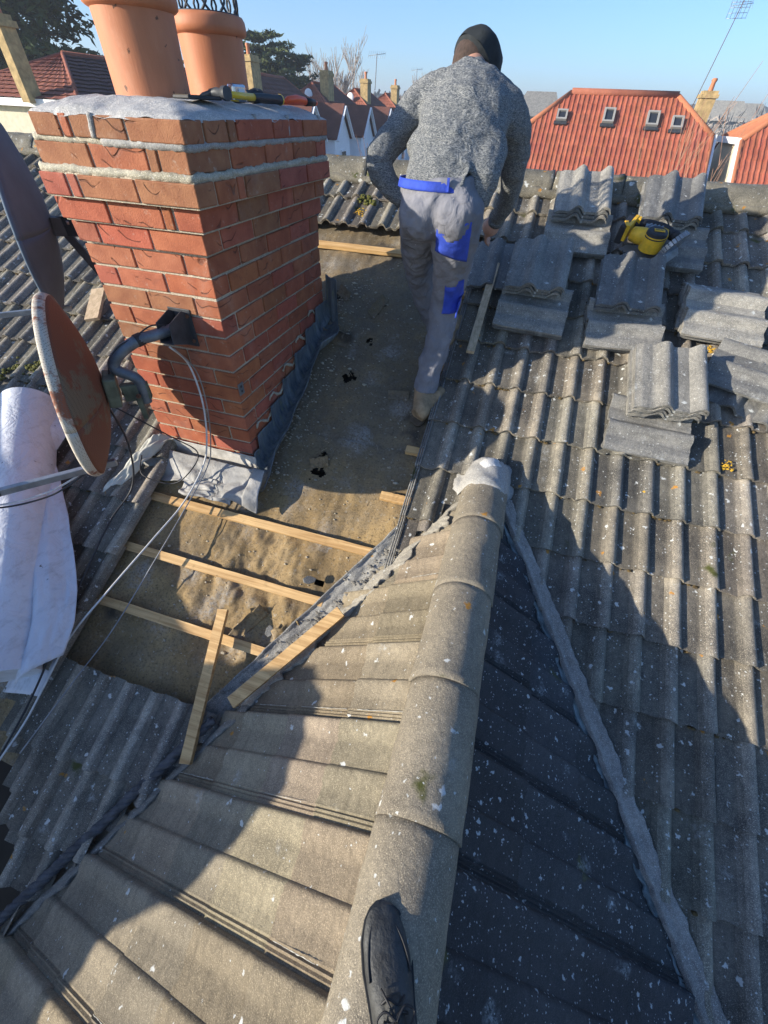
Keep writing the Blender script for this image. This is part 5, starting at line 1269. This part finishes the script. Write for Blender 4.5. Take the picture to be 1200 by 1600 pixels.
b = at(462,130,31); conifer('lower spreading evergreen with ragged top behind the third street house', (b.x,b.y,GZ), 9.7, 3.6, 170, M['leaf'], 8, .15, 60, .1, .14, .35)
b = at(330,120,27); conifer('evergreen glimpsed between the two chimney pots', (b.x,b.y,GZ), 9.9, 3.6, 150, M['leaf'], 9, .16, 60, .1, .16, .35)
def bare(label, base, H, seed, mat, spread=.5, r0=.05, depth=5, n0=6, upb=.8, cat='tree', nm='bare_tree', group='bare winter trees and twigs', thin=.66, minr=.004):
    rg = random.Random(seed); t = thing(nm, label, cat, base, group); mb = MB(); tk = MB()
    def br(p, d, L, r, k):
        q = p+d*L; m_ = (p+q)/2+Vector((rg.uniform(-1,1),rg.uniform(-1,1),0))*L*.06
        (tk if k == 0 else mb).tube([p, m_, q], [r, r*.85, r*.7], 5 if k < 2 else 3, cap=False)
        if k < depth:
            for _ in range(rg.choice((2,3,3)) if k else n0):
                nd = (d + Vector((rg.uniform(-1,1),rg.uniform(-1,1),rg.uniform(-.2,.9)*upb))*spread).normalized()
                br(p.lerp(q, rg.uniform(.45,1)), nd, L*rg.uniform(.55,.85), max(minr, r*thin), k+1)
    br(Vector((0,0,0)), Vector((0,0,1)), H*.36, r0, 0); tk.build('trunk', mat, t, smooth=True); mb.build('branches', mat, t, smooth=True); return t
for i, (px, py, Y, H) in enumerate(((533,130,42,11.0),(515,132,45,10.2),(560,138,55,10),(650,140,52,10.3),(620,142,60,10.4))):
    b = at(px, py, Y); bare(['pale bare tree with upright branches above the third street house','shorter pale bare tree touching the evergreen','small far bare tree above the fourth street house','bare tree top just left of the workman shoulder','faint far bare tree beneath the thin aerial'][i], (b.x,b.y,GZ), H, 20+i, M['pale_twig'], .42, .16, 6, 5, 1.2, minr=.02)
for i, (px, py, Y, H, r) in enumerate(((602,238,10.5,7.2,.03),(628,240,11,7.6,.03),(585,240,12,6.6,.025))):
    b = at(px, py, Y); bare(['reddish bare sapling rising over the main ridge left of the workman','tallest reddish sapling, touching the workman sleeve','small reddish sapling in front of the white gables'][i], (b.x,b.y,GZ), H, 40+i, M['twig'], .22, r, 4, 7, 1.6, nm='bare_sapling', cat='sapling', minr=.006)
for i, (px, py, Y, H) in enumerate(((1100,290,9,8.0),(1165,290,10,7.8))):
    b = at(px, py, Y); bare(['thin leaning bare sapling in front of the clipped red roof','wide bare sapling against the sky near the right edge'][i], (b.x,b.y,GZ), H, 60+i, M['twig'], .38, .028, 4, 7, 1.0, nm='bare_sapling', cat='sapling', minr=.004)
# scrubby bank of twigs and bushes behind the red roofs
mb = MB(); rg = random.Random(5)
for k in range(9000):
    X = rg.uniform(6, 60); Y = rg.uniform(30, 60); c = Vector((X*Y/45, Y, rg.uniform(-2.5, .9)+.8*noise.noise(Vector((X*.3,Y*.2,0))))); x = Vector((rg.gauss(0,.5),rg.gauss(0,.5),rg.gauss(0,1))).normalized(); y = x.orthogonal().normalized(); z = rg.uniform(.15,.5)
    mb.add([c-x*z, c+y*.05, c+x*z, c-y*.05], [(0,1,2,3)])
tag(mb.build('scrub', M['pale_twig'], None), 'tangle of brown winter scrub behind the red roofs on the right', 'scrub', None, 'stuff')
mb = MB()
for k in range(26000):
    a = rg.uniform(0,1); X = -120+330*a; Y = rg.uniform(120,150); hgt = 10.2+2.0*noise.noise(Vector((X*.05,0,1)))+1.4*noise.noise(Vector((X*.3,0,4))); c = Vector((X, Y, GZ+hgt*rg.random()**.5)); x = Vector((rg.gauss(0,1),rg.gauss(0,1),rg.gauss(0,1))).normalized(); y = x.orthogonal().normalized(); z = rg.uniform(.3,.8)
    mb.add([c-x*z, c+y*z*.7, c+x*z, c-y*z*.7], [(0,1,2,3)])
tag(mb.build('far_wood', M['hill'], None), 'far belt of hazy winter trees along the horizon', 'woodland', None, 'stuff')
# ---------------------------------------------------------------- the air
hm = bpy.data.materials.new('haze'); hm.use_nodes = True; ht = hm.node_tree; ht.nodes.remove(ht.nodes['Principled BSDF'])
pv = ht.nodes.new('ShaderNodeVolumePrincipled'); pv.inputs['Color'].default_value = (.80,.87,.95,1); pv.inputs['Density'].default_value = .0022; pv.inputs['Anisotropy'].default_value = .2
ht.links.new(pv.outputs[0], ht.nodes['Material Output'].inputs['Volume'])
mb = MB(); mb.box((0, 200, (GZ-1.6+16)/2), (820, 720, 16-GZ+1.6)); hz = mb.build('haze', hm); tag(hz, kind='stuff')
